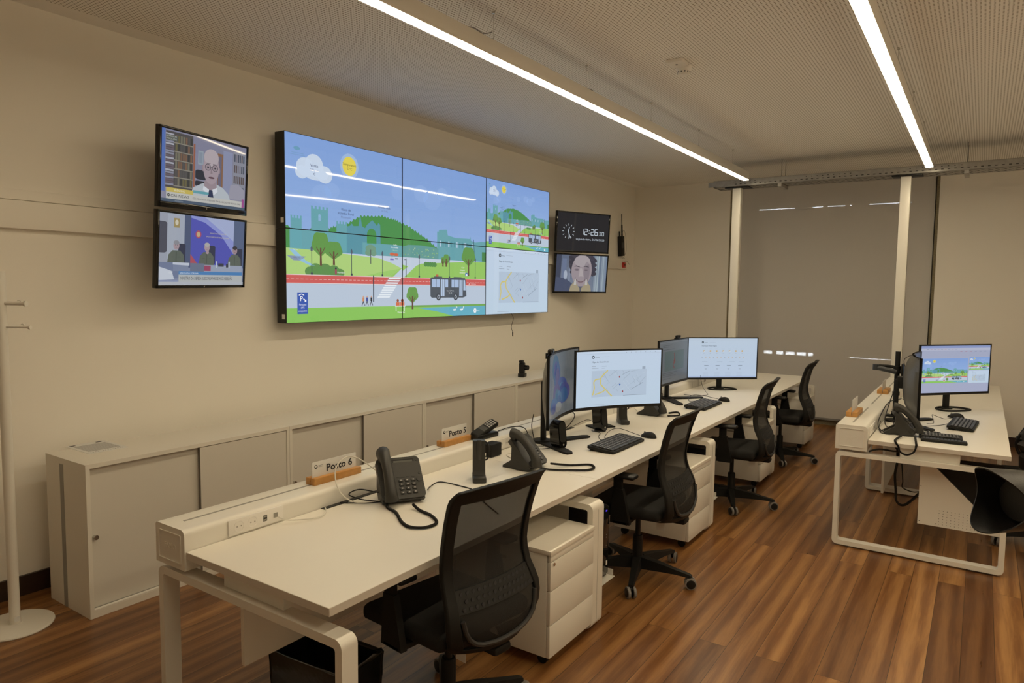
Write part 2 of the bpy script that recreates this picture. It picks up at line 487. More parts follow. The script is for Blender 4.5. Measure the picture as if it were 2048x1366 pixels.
def screen_mesh(name, cv, W, H, material, parent, clipwin=(0,0,1,1), bend=0.0, step=.00012, y0=0.0, base='101114', loc=(0,0,0)):
    """picture facing local -Y, centred in x, bottom at z=0; W,H metres; bend = depth of curvature (edges come forward)"""
    cx0, cy0, cx1, cy1 = clipwin
    bm = bmesh.new(); lay = bm.loops.layers.float_color.new('picture')
    its = [(-1, lin(base), [(cx0,cy0),(cx1,cy0),(cx1,cy1),(cx0,cy1)])] + cv.items
    N = 20 if bend else 1
    for L, col, q in its:
        c = lin(col) if isinstance(col, str) else col
        g_ = .3*c[0]+.6*c[1]+.1*c[2]; c = tuple(.84*c[i]+.12*g_+.04*(.30, .38, .48)[i] for i in range(3))+(1.0,)
        for k in range(N):
            qq = clip(q, cx0 + (cx1-cx0)*k/N, cy0, cx0 + (cx1-cx0)*(k+1)/N, cy1)
            if len(qq) < 3: continue
            vs = []
            for (x, y) in qq:
                u = (x-cx0)/(cx1-cx0); v = 1-(y-cy0)/(cy1-cy0)
                vs.append(bm.verts.new(((u-.5)*W, y0 - (L+1)*step - bend*(2*u-1)**2, v*H)))
            try: f = bm.faces.new(vs)
            except ValueError: continue
            f.normal_update()
            if f.normal.y > 0: f.normal_flip()
            for lp in f.loops: lp[lay] = c
    me = bpy.data.meshes.new(name); bm.to_mesh(me); bm.free(); me.materials.append(M[material])
    o = bpy.data.objects.new(name, me); COL.objects.link(o); o.parent = parent; o.location = loc
    return o

def city(cv, A=1.77, dots=True):
    """illustrated city panorama, unit window; positions read off the video wall"""
    G = '5fa8b2'; G2 = '4f98aa'
    cv.grad(0, 0, 1, .62, '7ba3e4', '8fb4ea', 10, 0)
    # faint clouds behind
    for x, y, r in ((.14,.30,.05),(.18,.27,.04),(.60,.20,.05),(.66,.23,.06),(.72,.18,.04),(.48,.22,.04)):
        cv.ell(x, y, r*.8, r*1.1, '8bb0ea', 1)
    # sun and cloud
    cv.ell(.254, .116, .040, .072, '9cbbe6', 2); cv.ell(.254, .116, .030, .054, 'e8d400', 3)
    for x, y, rx, ry in ((.075,.165,.033,.050),(.110,.150,.036,.062),(.150,.190,.032,.048),(.062,.195,.024,.035),(.115,.195,.05,.034)):
        cv.ell(x, y, rx, ry, 'c9daf0', 3)
    tx = '2a3b6a'
    cv.text('Vento', .110, .158, .016, tx, 9, A, 'c'); cv.text('0.81 m/s', .110, .180, .012, '6d7fae', 9, A, 'c'); cv.text('C', .110, .202, .014, tx, 9, A, 'c')
    cv.text('Temperatura', .254, .114, .014, '5c5a10', 9, A, 'c'); cv.text('22ºC', .254, .138, .014, '6b6a20', 9, A, 'c')
    cv.text('Risco de', .238, .374, .015, tx, 9, A, 'c'); cv.text('incêndio Rural', .237, .396, .015, tx, 9, A, 'c'); cv.text('Moderado', .237, .417, .013, '6d7fae', 9, A, 'c')
    cv.text('Pressão Atm.', .413, .330, .014, tx, 9, A, 'c'); cv.text('1017 hPa', .413, .350, .011, '6d7fae', 9, A, 'c')
    cv.ell(.045, .075, .012, .010, '5f9fc0', 2); cv.rect(.025, .098, .07, .101, '6f9fd0', 2); cv.rect(.02, .108, .075, .111, '6f9fd0', 2)
    # wooded hill
    hill = [(.165,.60),(.165,.485),(.185,.470),(.21,.462),(.242,.447),(.27,.420),(.303,.392),(.335,.386),(.37,.384),(.402,.374),(.43,.384),(.46,.386),(.477,.393),(.505,.408),(.54,.423),(.57,.447),(.60,.468),(.633,.490),(.67,.52),(.70,.545),(.70,.60)]
    jag = []
    for (x0,y0),(x1,y1) in zip(hill[1:], hill[2:-1]):
        for k in range(4):
            t = k/4; jag.append((x0+(x1-x0)*t, y0+(y1-y0)*t + (.006 if k % 2 else -.006)))
    cv.poly([hill[0]] + jag + [hill[-1]], '3f9440', 3)
    for x in (.0, .09, .11, .13, .17, .19): cv.poly([(x,.60),(x,.50 if x else .49),(x+.008,.485),(x+.018,.50),(x+.018,.60)], '3f9440', 3)
    # castle
    def tower(x0, x1, y, yb, col, n=3):
        cv.rect(x0, y+.015, x1, yb, col, 4); w_ = (x1-x0)/(2*n-1)
        for k in range(n): cv.rect(x0+2*k*w_, y, x0+(2*k+1)*w_, y+.016, col, 4)
    cv.rect(.015, .50, .24, .61, G, 4)
    tower(.019, .060, .430, .60, G, 4); tower(.096, .163, .368, .60, G, 5); tower(.197, .242, .436, .60, G, 4)
    cv.rect(.124, .418, .134, .447, '86b4dc', 5); cv.ell(.129, .418, .005, .009, '86b4dc', 5)
    # church and long palace
    cv.poly([(.240,.61),(.240,.462),(.255,.455),(.262,.44),(.27,.455),(.292,.452),(.300,.385),(.308,.45),(.322,.46),(.330,.44),(.355,.408),(.378,.44),(.383,.42),(.392,.43),(.395,.61)], G2, 4)
    cv.ell(.352, .50, .022, .042, '3f9440', 5); cv.rect(.330, .50, .374, .545, '3f9440', 5)
    cv.rect(.31, .540, .50, .612, G, 5)
    cv.poly([(.49,.612),(.50,.545),(.53,.532),(.60,.528),(.66,.534),(.698,.541),(.698,.612)], '5a9e98', 5)
    rnd = random.Random(3)
    for k in range(38): 
        x, y = .51+rnd.random()*.18, .545+rnd.random()*.055; cv.rect(x, y, x+.004, y+.006, '86c05a' if k % 2 else 'a8c8a0', 6)
    cv.poly([(.69,.612),(.69,.432),(.70,.432),(.70,.42),(.748,.412),(.753,.45),(.80,.462),(.893,.458),(.896,.44),(.90,.47),(.93,.48),(.97,.47),(1.0,.47),(1.0,.612)], G, 4)
    for k in range(13): cv.rect(.705+k*.017, .49, .712+k*.017, .525, G2 if k % 3 else 'b7d0e8', 5)
    cv.rect(.975, .54, 1.0, .61, '3f8840', 5)
    for x in (.917,): cv.line([(x,.46),(x-.01,.61)], .003, .003, '3c5f74', 6); cv.line([(x,.46),(x+.01,.61)], .003, .003, '3c5f74', 6)
    # ground
    cv.poly([(0,.60),(.08,.603),(.235,.612),(.5,.612),(1,.612),(1,.745),(0,.745)], 'c3d2e6', 6)
    cv.poly([(0,.600),(.079,.603),(.235,.615),(.386,.628),(.45,.655),(.500,.685),(.43,.745),(0,.745)], 'aed76c', 7)
    cv.poly([(.30,.745),(.40,.71),(.498,.685),(.45,.745)], '92cb50', 7)
    cv.poly([(.504,.745),(.574,.662),(.60,.648),(.686,.638),(.846,.622),(1,.613),(1,.745)], '93cc4d', 7)
    cv.poly([(.50,.615),(.53,.612),(.555,.63),(.50,.68)], 'c3d2e6', 7)
    cv.poly([(.50,.66),(.53,.67),(.50,.70)], '93cc4d', 8)
    # river and dam
    cv.poly([(.01,.604),(.03,.604),(.075,.665),(.11,.69),(.09,.69),(.05,.665)], '8fc4e4', 8)
    cv.poly([(.003,.640),(.075,.642),(.052,.665),(.028,.665)], '8798b4', 8); cv.text('Az. Eta', .035, .61, .008, 'e0ecf8', 9, A, 'c'); cv.text('Nível Rio', .04, .654, .009, '5f6f90', 9, A, 'c')
    # trees
    def tree(cx, top, wd, bot, base, col='5d9c38', lay=9):
        h_ = bot-top
        cv.poly([(cx-.004,base),(cx-.003,bot-.04),(cx+.003,bot-.04),(cx+.005,base)], '6b4630', lay)
        cv.line([(cx,bot),(cx-wd*.25,bot-h_*.35)], .003, .004, '6b4630', lay); cv.line([(cx,bot),(cx+wd*.25,bot-h_*.35)], .003, .004, '6b4630', lay)
        pts = []
        for k in range(22):
            a = 2*PI*k/22; r = 1+.08*math.sin(5*a); pts.append((cx+math.cos(a)*wd/2*r, (top+bot)/2+math.sin(a)*h_/2*r))
        cv.poly(pts, col, lay-1)
    tree(.132, .502, .070, .63, .688); tree(.185, .547, .072, .645, .682)
    cv.ell(.347, .575, .024, .026, '6f9e80', 8); cv.ell(.337, .60, .016, .018, '6f9e80', 8); cv.ell(.36, .60, .014, .018, '6f9e80', 8); cv.line([(.347,.665),(.347,.58)], .004, .004, '55605a', 9)
    tree(.744, .573, .036, .645, .66); tree(.724, .595, .022, .645, .66); tree(.885, .512, .088, .640, .718)
    for x, y, rx, ry in ((.088,.722,.018,.026),(.112,.712,.025,.036),(.148,.712,.030,.036),(.185,.715,.024,.032),(.21,.725,.02,.024)):
        cv.ell(x, y, rx, ry, '5a9340', 8)
    for k in range(5): cv.ell(.625+k*.013, .65, .011, .016, '4f9040', 8)
    # lamp posts
    for x, y0_, y1_ in ((.0965,.582,.740),(.261,.583,.738),(.402,.582,.738),(.589,.587,.738),(.764,.585,.738),(.93,.585,.735)):
        cv.rect(x-.0013, y0_, x+.0013, y1_, '3c4450', 10); cv.rect(x-.004, y0_+.008, x+.004, y0_+.028, '5a6470', 10); cv.rect(x-.004, y1_-.012, x+.004, y1_, '3c4450', 10)
    # cycle path
    cv.rect(0, .741, 1, .788, 'd9534c', 9); cv.rect(0, .7395, 1, .743, 'f0d8d8', 10); cv.rect(0, .786, 1, .7895, 'f0e4e4', 10)
    for k in range(56): cv.rect(k/56, .764, k/56+.011, .7665, 'eec4c0', 10)
    cv.rect(0, .790, 1, .925, 'bccce0', 9)
    for k in range(9):
        t = k/9; xa = .436-.062*t; ya = .745+.13*t
        cv.poly([(xa,ya),(xa+.060,ya),(xa+.055,ya+.009),(xa-.005,ya+.009)], 'e9f2fa', 11)
    cv.poly([(.43,.741),(.50,.741),(.515,.741),(.50,.788),(.412,.788)], 'c86a6a', 10)
    # people, pole, benches
    for x, c1 in ((.312,'d98a50'),(.329,'3a4aa0'),(.349,'202428')):
        cv.ell(x, .862, .003, .005, 'd9a080', 12); cv.rect(x-.004, .867, x+.004, .890, c1, 12); cv.line([(x,.89),(x-.006,.915)], .003, .003, '30343c', 12); cv.line([(x,.89),(x+.006,.915)], .003, .003, '30343c', 12)
    cv.rect(.357, .733, .362, .894, '343c48', 12); cv.rect(.362, .745, .374, .749, '343c48', 12)
    cv.rect(.516, .619, .520, .739, '343c48', 12); cv.rect(.509, .625, .518, .629, '343c48', 12)
    cv.ell(.45, .598, .012, .010, 'd9602c', 10); cv.ell(.47, .60, .012, .009, 'd9602c', 10); cv.line([(.45,.60),(.45,.63)], .002, .002, '404858', 10); cv.rect(.44, .625, .458, .635, '7a70c8', 10); cv.rect(.465, .622, .48, .628, '404858', 10)
    cv.text('Índice', .466, .545, .010, 'f4f8fc', 11, A, 'c'); cv.text('Ultravioleta', .462, .560, .010, 'f4f8fc', 11, A, 'c'); cv.text('Extremo', .466, .578, .009, 'b8d8b0', 11, A, 'c')
    cv.ell(.193, .70, .004, .006, '30343c', 11); cv.rect(.189, .705, .197, .735, 'a04858', 11); cv.text('Humidade', .215, .727, .010, 'f0f8e8', 12, A, 'c')
    for x in (.478, .500):
        cv.ell(x, .888, .006, .010, 'a05030', 13); cv.rect(x-.009, .898, x+.009, .925, 'dd6a34', 13)
    cv.rect(.465, .920, .515, .926, 'f0f4f8', 13); cv.rect(.468, .926, .471, .955, 'f0f4f8', 13); cv.rect(.508, .926, .511, .955, 'f0f4f8', 13)
    # bus
    cv.poly([(.652,.862),(.651,.742),(.658,.734),(.862,.734),(.866,.75),(.872,.862),(.85,.872),(.66,.872)], '4c545e', 12)
    cv.rect(.672, .728, .72, .736, '4c545e', 12); cv.rect(.79, .728, .84, .736, '4c545e', 12)
    for x0, x1, yb in ((.660,.683,.80),(.686,.706,.80),(.738,.756,.80),(.777,.794,.80),(.797,.822,.80)): cv.rect(x0, .748, x1, yb, 'a9c2e6', 13)
    for x0, x1 in ((.712,.722),(.724,.734),(.826,.836),(.838,.847)): cv.rect(x0, .748, x1, .862, 'b4cbea', 13)
    cv.poly([(.852,.748),(.862,.748),(.867,.82),(.852,.82)], 'b4cbea', 13)
    cv.text('Hotel de Verão', .770, .828, .009, 'e8eef4', 14, A, 'c'); cv.text('22 / 28', .770, .843, .009, 'e8eef4', 14, A, 'c')
    for x in (.699, .803):
        cv.ell(x, .866, .014, .025, '3c434c', 14); cv.ell(x, .866, .0075, .0135, 'aab4c4', 14+1); cv.ell(x, .866, .004, .007, '4c545e', 16)
    cv.ell(.690, .722, .007, .008, 'c85a30', 12); cv.rect(.683, .716, .698, .730, 'b04828', 11)
    cv.text('9º Jull', .848, .665, .010, 'f4faf0', 11, A, 'c'); cv.text('Ciclopista', .845, .683, .010, 'f4faf0', 11, A, 'c'); cv.text('utilizadores', .845, .700, .010, 'f4faf0', 11, A, 'c')
    cv.ell(.872, .708, .010, .013, '4a78c8', 11); cv.ell(.872, .712, .006, .008, 'e8eef8', 12)
    cv.poly([(.89,.771),(.895,.778),(.885,.778)], 'f0e4e4', 11); cv.text('12 bicicletas', .90, .779, .009, 'f0d8d8', 11, A)
    # grass and pond
    cv.rect(0, .922, 1, 1, '86cc44', 11); cv.rect(.50, .920, 1, .932, '6cab3c', 12)
    tree(.552, .799, .062, .90, .945, '62a03a', 13)
    cv.poly([(.581,.937),(1,.933),(1,1),(.79,1),(.69,.965)], '58b4cc', 12)
    for x in (.796, .84):
        cv.ell(x, .957, .010, .006, 'f4f8fa', 13); cv.line([(x+.009,.955),(x+.013,.935),(x+.017,.940)], .003, .004, 'f4f8fa', 13)
    cv.ell(.930, .967, .010, .018, 'f4f8fa', 13); cv.poly([(.926,.960),(.934,.960),(.930,.976)], '3a90a8', 14); cv.text('Braga', .945, .972, .009, 'e8f4f8', 14, A)
    cv.text('Visitantes', .494, .968, .012, 'f8fcf0', 14, A, 'c')
    # parking sign
    cv.rect(.040, .837, .080, .955, '2a56b8', 12)
    cv.text('P', .050, .885, .028, 'ffffff', 13, A); cv.line([(.063,.872),(.072,.884)], .004, .005, 'ffffff', 13); cv.poly([(.074,.877),(.074,.889),(.066,.888)], 'ffffff', 13)
    cv.line([(.046,.853),(.056,.846),(.066,.853)], .003, .004, 'ffffff', 13)
    for t, y in (('Parques', .908), ('64%', .925), ('ocupados', .943)): cv.text(t, .060, y, .011, 'e4ecff', 13, A, 'c')

def mapa(cv, A=1.77, title='Mapa de Ocorrências', wide=False):
    cv.grad(0, 0, 1, 1, 'c2d6ee', 'bfd6ea', 6, 0)
    cv.rect(0, .012, 1, .018, 'dfe8f4', 1); cv.rect(0, .045, 1, .048, 'a9b8cc', 1)
    for k in range(7): cv.rect(.60+k*.055, .028, .605+k*.055, .036, '5b6677', 2)
    cv.ell(.205, .105, .018, .028, '202830', 2, 16); cv.ell(.205, .105, .009, .015, 'c2d6ee', 3, 12)
    cv.rect(.232, .108, .280, .113, '4a5564', 2); cv.rect(.30, .100, .40, .104, '98a6b8', 2)
    cv.text(title, .19, .208, .030, '303a48', 3, A)
    for x, y, l in ((.19,.27,.05),(.31,.27,.06),(.19,.305,.08),(.31,.305,.04)): cv.rect(x, y, x+l, y+.006, '8a97a8', 2)
    cv.rect(.19, .35, .84, .83, 'b4c8de', 1)
    rnd = random.Random(5)
    for k in range(34):
        x, y = .30+rnd.random()*.50, .37+rnd.random()*.40; a = rnd.choice([.6, .7, 2.2, 2.1]); l = .03+rnd.random()*.10
        x2, y2 = min(.83, x+l*math.cos(a)), max(.36, min(.82, y-l*1.6*math.sin(a)))
        cv.line([(x,y),(x2,y2)], .0022, .004, rnd.choice(['9db2c8', '8c9cb0', 'c8d8e8']), 2)
    Y = 'd6c65c'
    cv.line([(.385,.35),(.33,.43),(.295,.50),(.235,.51),(.215,.56),(.225,.66),(.205,.79)], .013, .021, Y, 3)
    cv.line([(.295,.50),(.30,.60),(.36,.70),(.325,.74),(.235,.78)], .013, .021, Y, 3); cv.line([(.36,.70),(.40,.77),(.44,.83)], .013, .021, Y, 3)
    cv.line([(.56,.44),(.64,.38)], .003, .005, '5f6e84', 3); cv.line([(.66,.72),(.80,.60)], .003, .005, '5f6e84', 3)
    for x, y, c in ((.525,.48,'a03038'),(.53,.62,'2c62b8'),(.565,.75,'a03038')):
        cv.ell(x, y, .009, .014, c, 4); cv.poly([(x-.007,y+.006),(x+.007,y+.006),(x,y+.026)], c, 4)
    cv.rect(.79, .30, .825, .35, '9aabc0', 2); cv.rect(.57, .822, .84, .826, '606c7c', 4)
    cv.rect(.17, .965, .35, .969, '98a6b8', 2)

def meteo(cv, A=1.77):
    cv.grad(0, 0, 1, 1, 'bfd2e6', 'bcd0ea', 6, 0)
    cv.rect(0, .05, 1, .053, 'a9b8cc', 1); cv.rect(0, .965, 1, 1, 'a8bee4', 1)
    cv.ell(.205, .105, .016, .026, '202830', 2, 14); cv.ell(.205, .105, .008, .013, 'bfd2e6', 3, 10); cv.rect(.23, .108, .275, .114, '4a5564', 2); cv.rect(.30, .104, .40, .108, '98a6b8', 2)
    cv.text('Informação Meteorológica', .19, .205, .026, '303a48', 3, A)
    for k in range(7):
        x = .225+k*.093
        cv.ell(x, .325, .013, .020, 'd8a83a', 3); 
        if k in (0, 3, 4): cv.ell(x+.008, .332, .012, .013, 'd4dce4', 4)
        cv.rect(x-.02, .27, x+.02, .275, '9aa8b8', 2); cv.rect(x-.01, .38, x+.01, .385, '7f8c9c', 2)
    for k in range(12):
        x = .20+k*.055; cv.rect(x-.002, .47, x+.003, .478, '707c8c', 2); cv.ell(x, .50, .006, .010, 'd8a83a' if k % 3 else '8a97a8', 3)
    for x in (.20, .42, .60, .74): cv.rect(x, .598, x+.08, .603, '7f8c9c', 2)
    for k in range(4):
        x = .235+k*.165; cv.rect(x, .685, x+.06, .692, '404a58', 2); cv.rect(x+.01, .77, x+.04, .776, '7f8c9c', 2); cv.rect(x+.012, .785, x+.035, .790, '7f8c9c', 2)
        for j in range(4): cv.rect(x-.02, .87+j*.03, x+.06, .873+j*.03, '9aa8bc', 2)

def webmap(cv, A=1.77):
    cv.grad(0, 0, 1, 1, '8d969c', '7f8890', 4, 0); cv.rect(0, .03, 1, .05, 'a0a8ae', 1)
    cv.rect(.18, .25, .85, .72, '6f8682', 2); cv.line([(.5,.30),(.53,.45),(.47,.60),(.52,.68)], .03, .04, '9a5a54', 3); cv.ell(.52, .50, .03, .07, 'a85a50', 3)
    for y, l in ((.10,.3),(.14,.2),(.2,.4),(.76,.5),(.80,.35),(.84,.45),(.9,.3)): cv.rect(.12, y, .12+l, y+.008, '525a62', 3)

def bloom(cv, A=1.77):
    cv.grad(0, 0, 1, 1, '7d8486', '8b9093', 6, 0)
    for x in (.05, .12, .2, .24): cv.rect(x, 0, x+.008, 1, '5a6264', 1)
    cols = ['2f6f96', '2b5fa0', '3a56a8', '4a4aa0', '5a4690', '3f7fb0', '2a6aa8']
    for k, (x, y, rx, ry) in enumerate(((.40,.22,.13,.20),(.46,.35,.11,.22),(.60,.55,.16,.15),(.66,.66,.17,.17),(.45,.65,.13,.18),(.52,.72,.10,.12),(.33,.80,.16,.12))):
        cv.ell(x, y, rx, ry, cols[k], 2+k); cv.ell(x+.02, y+.04, rx*.6, ry*.7, cols[(k+3) % 7], 3+k)
    cv.ell(.52, .86, .10, .08, 'a8a8a4', 10); cv.ell(.18, .92, .05, .09, 'a8a8a4', 10)

def desktop_city(cv, A=1.77):
    cv.grad(0, 0, 1, 1, 'a3abc8', 'a7aecd', 4, 0)
    cv.rect(0, .0, 1, .05, '8798cc', 1); cv.rect(0, .05, 1, .10, 'b3b9d2', 1)
    for k in range(9): cv.rect(.08+k*.05, .07, .11+k*.05, .078, 'b88090' if k % 2 else '7080a0', 2)
    for k in range(6): cv.rect(.56+k*.07, .12, .59+k*.07, .128, 'b05868' if k < 3 else '6a7898', 2)
    cv.push(.03, .27, .65, .52, 3); city(cv, 2.2); cv.pop(3)
    cv.push(.70, .25, .30, .27, 3); city(cv, 2.0); cv.pop(3)
    cv.push(.70, .54, .30, .27, 3); mapa(cv, 2.0); cv.pop(3)

def news_man(cv, A=1.70):
    cv.grad(0, 0, 1, 1, '7f7f98', '8c8ba0', 4, 0)
    cv.rect(0, 0, .045, .86, '4f6fb8', 1)
    # bookcase left
    cv.rect(.05, .02, .34, .80, '4d4846', 1)
    rnd = random.Random(2)
    for k in range(22): cv.rect(.05, .05+k*.033, .135, .075+k*.033, rnd.choice(['a8a8b4', '8b8b9c', '6a5c66']), 2)
    for r in range(6):
        for k in range(7):
            x = .15+k*.027; cv.rect(x, .06+r*.12, x+.020, .155+r*.12+rnd.random()*.01, rnd.choice(['6b6238', '3d3a34', '75705a', '7a5a40', '54504c']), 2)
        cv.rect(.135, .16+r*.12, .345, .175+r*.12, '8a8474', 3)
    cv.rect(.345, .12, .365, .80, '9a5a3c', 3)
    cv.rect(.40, .20, .46, .40, '94a0ac', 2); cv.rect(.41, .22, .45, .38, '8490a0', 3)
    cv.rect(.63, .18, .70, .80, '8a6040', 2); cv.rect(.64, .22, .68, .80, '6a6478', 3); cv.rect(.70, .12, .82, .80, '8a90b0', 2)
    cv.rect(.83, .10, .99, .80, '8a8c9a', 2)
    for r in range(4):
        for k in range(6): cv.rect(.84+k*.024, .13+r*.17, .857+k*.024, .25+r*.17, rnd.choice(['5a4a48', '4c5060', '7a7480', '3a4a60']), 3)
    cv.poly([(.78,.80),(.80,.62),(.90,.60),(.99,.68),(.99,.84),(.78,.84)], '9a98a8', 4)
    # office chair behind
    cv.poly(rrect(.37, .50, .48, .62, .03, 3), '2c2c34', 4); cv.poly(rrect(.37, .48, .64, .72, .02, 3), '2c2c34', 4)
    # man in white coat
    cv.poly([(.32,.86),(.35,.75),(.44,.68),(.50,.65),(.62,.65),(.70,.69),(.77,.77),(.80,.86)], 'b4bcc4', 5)
    cv.poly([(.48,.62),(.62,.62),(.63,.72),(.55,.80),(.47,.72)], '9a8890', 6)
    cv.poly([(.47,.70),(.55,.76),(.63,.70),(.64,.76),(.56,.86),(.46,.76)], 'd4d8e0', 7); cv.poly([(.535,.75),(.575,.75),(.59,.86),(.52,.86)], '2c3454', 8)
    cv.ell(.555, .42, .095, .245, 'a6949c', 7, 28); cv.ell(.555, .27, .088, .13, 'b4a6ac', 8, 24)
    cv.ell(.458, .44, .012, .05, '98848c', 6); cv.ell(.652, .44, .012, .05, '98848c', 6)
    for x in (.515, .60):
        cv.ell(x, .415, .036, .052, '4c4650', 9, 16); cv.ell(x, .415, .030, .043, '9e8c94', 10, 16); cv.ell(x, .415, .013, .014, '3c3840', 11, 10); cv.rect(x-.028, .352, x+.028, .362, '7c6c74', 11)
    cv.rect(.548, .405, .567, .412, '4c4650', 11); cv.poly([(.552,.42),(.572,.50),(.546,.51)], '8c7a82', 9)
    cv.ell(.560, .565, .036, .016, '6a4a54', 9, 12); cv.rect(.525, .563, .594, .567, '3c2a34', 10)
    # lower third
    cv.rect(.06, .80, .35, .86, 'c8b23c', 10); cv.rect(.35, .79, .53, .83, '58a0ac', 10); cv.text('BREAKING', .20, .845, .03, 'e8e4c8', 12, A, 'c')
    cv.rect(.06, .86, .955, .955, 'c0bfb8', 10); cv.rect(.955, .82, .985, .955, 'a0408c', 10); cv.rect(.0, .955, 1, 1, '48586c', 10)
    cv.ell(.085, .905, .014, .022, '2c2c30', 12, 14); cv.ell(.085, .905, .007, .009, 'c0bfb8', 13, 10)
    cv.text('CBS NEWS', .105, .925, .040, '2c2c30', 12, A, width=.20)
    cv.text('CDC: MILLIONS OF AMERICANS TRAVEL ABROAD FOR MEDICAL CARE', .345, .922, .026, '4a4a50', 12, A, width=.59)
    cv.text('WASHINGTON', .15, .988, .018, '9aa4b0', 12, A, width=.09)
    cv.rect(.05, .07, .17, .15, '5a5c54', 12); cv.text('BETHESDA, MD', .06, .10, .02, 'c0c4b8', 13, A, width=.10); cv.text('MEDICAL NEWS', .06, .135, .02, 'c0c4b8', 13, A, width=.10)

def news_panel(cv, A=1.70):
    cv.grad(0, 0, 1, 1, '8c94ae', '7f88a4', 4, 0)
    cv.rect(0, 0, .09, .8, '9aa0b0', 1); cv.poly(rrect(-.05, .085, .12, .55, .03, 4), '4a4a58', 2)
    cv.rect(.09, 0, .27, .75, 'a4acbc', 1); cv.rect(.27, 0, .34, .75, '4c5878', 2)
    cv.rect(.155, .06, .215, .19, 'a08c50', 3); cv.ell(.185, .12, .018, .038, 'd0c8b0', 4)
    cv.rect(.34, 0, .86, .74, '4f52b8', 2); cv.poly([(.34,.03),(.50,.08),(.70,.25),(.86,.52),(.86,0),(.34,0)], '8a94d8', 3); cv.poly([(.50,0),(.70,.10),(.86,.32),(.86,0)], 'a4b0d8', 4)
    cv.poly([(.34,.55),(.44,.72),(.34,.72)], 'b04858', 4); cv.rect(.86, 0, 1, .74, '566486', 2)
    cv.ell(.425, .26, .034, .058, 'b04860', 5, 14); cv.ell(.425, .26, .022, .038, 'c8a878', 6, 12)
    cv.text('МИНИСТЕРСТВО ОБОРОНЫ', .66, .235, .018, 'c8c090', 6, A, 'c', width=.20); cv.text('РОССИЙСКОЙ ФЕДЕРАЦИИ', .66, .29, .018, 'c8c090', 6, A, 'c', width=.28)
    def person(x, y, sk, hair):
        cv.poly(rrect(x+.02, x+.10, y-.02, y+.26, .02, 3), '34364a', 5)
        cv.poly([(x-.10,y+.30),(x-.08,y+.14),(x-.04,y+.08),(x+.04,y+.08),(x+.08,y+.14),(x+.09,y+.30)], '5c6458', 6)
        cv.ell(x, y+.01, .032, .062, sk, 7, 16); cv.ell(x, y-.03, .031, .032, hair, 8, 14); cv.ell(x-.012, y+.005, .004, .004, '3c3038', 9, 6); cv.ell(x+.010, y+.005, .004, .004, '3c3038', 9, 6)
        cv.rect(x-.010, y+.036, x+.008, y+.041, '6a484c', 9); cv.rect(x-.004, y+.10, x+.004, y+.25, '4c5448', 7); cv.rect(x-.05, y+.17, x-.025, y+.175, '4c5448', 7); cv.rect(x+.025, y+.17, x+.05, y+.175, '4c5448', 7)
    person(.185, .43, 'a89098', '8c8c94'); person(.53, .43, 'ac949c', 'b0aca8'); person(.88, .45, 'a08890', '3a3438')
    cv.ell(.535, .51, .018, .03, 'a89098', 10, 10)
    cv.rect(.40, .70, .98, .80, '98a2b8', 9); cv.rect(.0, .68, .30, .90, '6f7c9c', 9); cv.poly([(.0,.74),(.14,.80),(.17,.92),(0,.93)], 'c4ccda', 10)
    cv.poly([(.15,.68),(.33,.68),(.33,.72),(.15,.71)], 'c0c8d8', 11); cv.rect(.155, .71, .32, .80, '7c88a4', 10); cv.rect(.34, .68, .50, .80, '6a748c', 10); cv.rect(.50, .71, .58, .79, 'a03c60', 11)
    for x in (.64, .80): cv.rect(x, .64, x+.018, .74, 'b4c0d0', 11); 
    cv.rect(.67, .67, .74, .72, '3a3c48', 11); cv.rect(.77, .68, .80, .73, '3a3c48', 11)
    cv.text('sinal', .10, .835, .035, 'd8dce4', 12, A)
    cv.rect(.215, .80, .985, .85, '4080bc', 11); cv.text('SINDICÁ NA UCRÂNIA', .225, .838, .022, 'e0e8f0', 13, A, width=.21)
    cv.rect(.215, .85, .985, .955, 'b4b8b8', 11); cv.text('MINISTRO DA DEFESA RUSSO REAPARECE APÓS REBELIÃO', .235, .925, .048, '30343c', 13, A, width=.62)
    cv.rect(0, .93, .21, .955, '8c98b8', 12); cv.rect(0, .955, 1, 1, 'b4b8c0', 11)

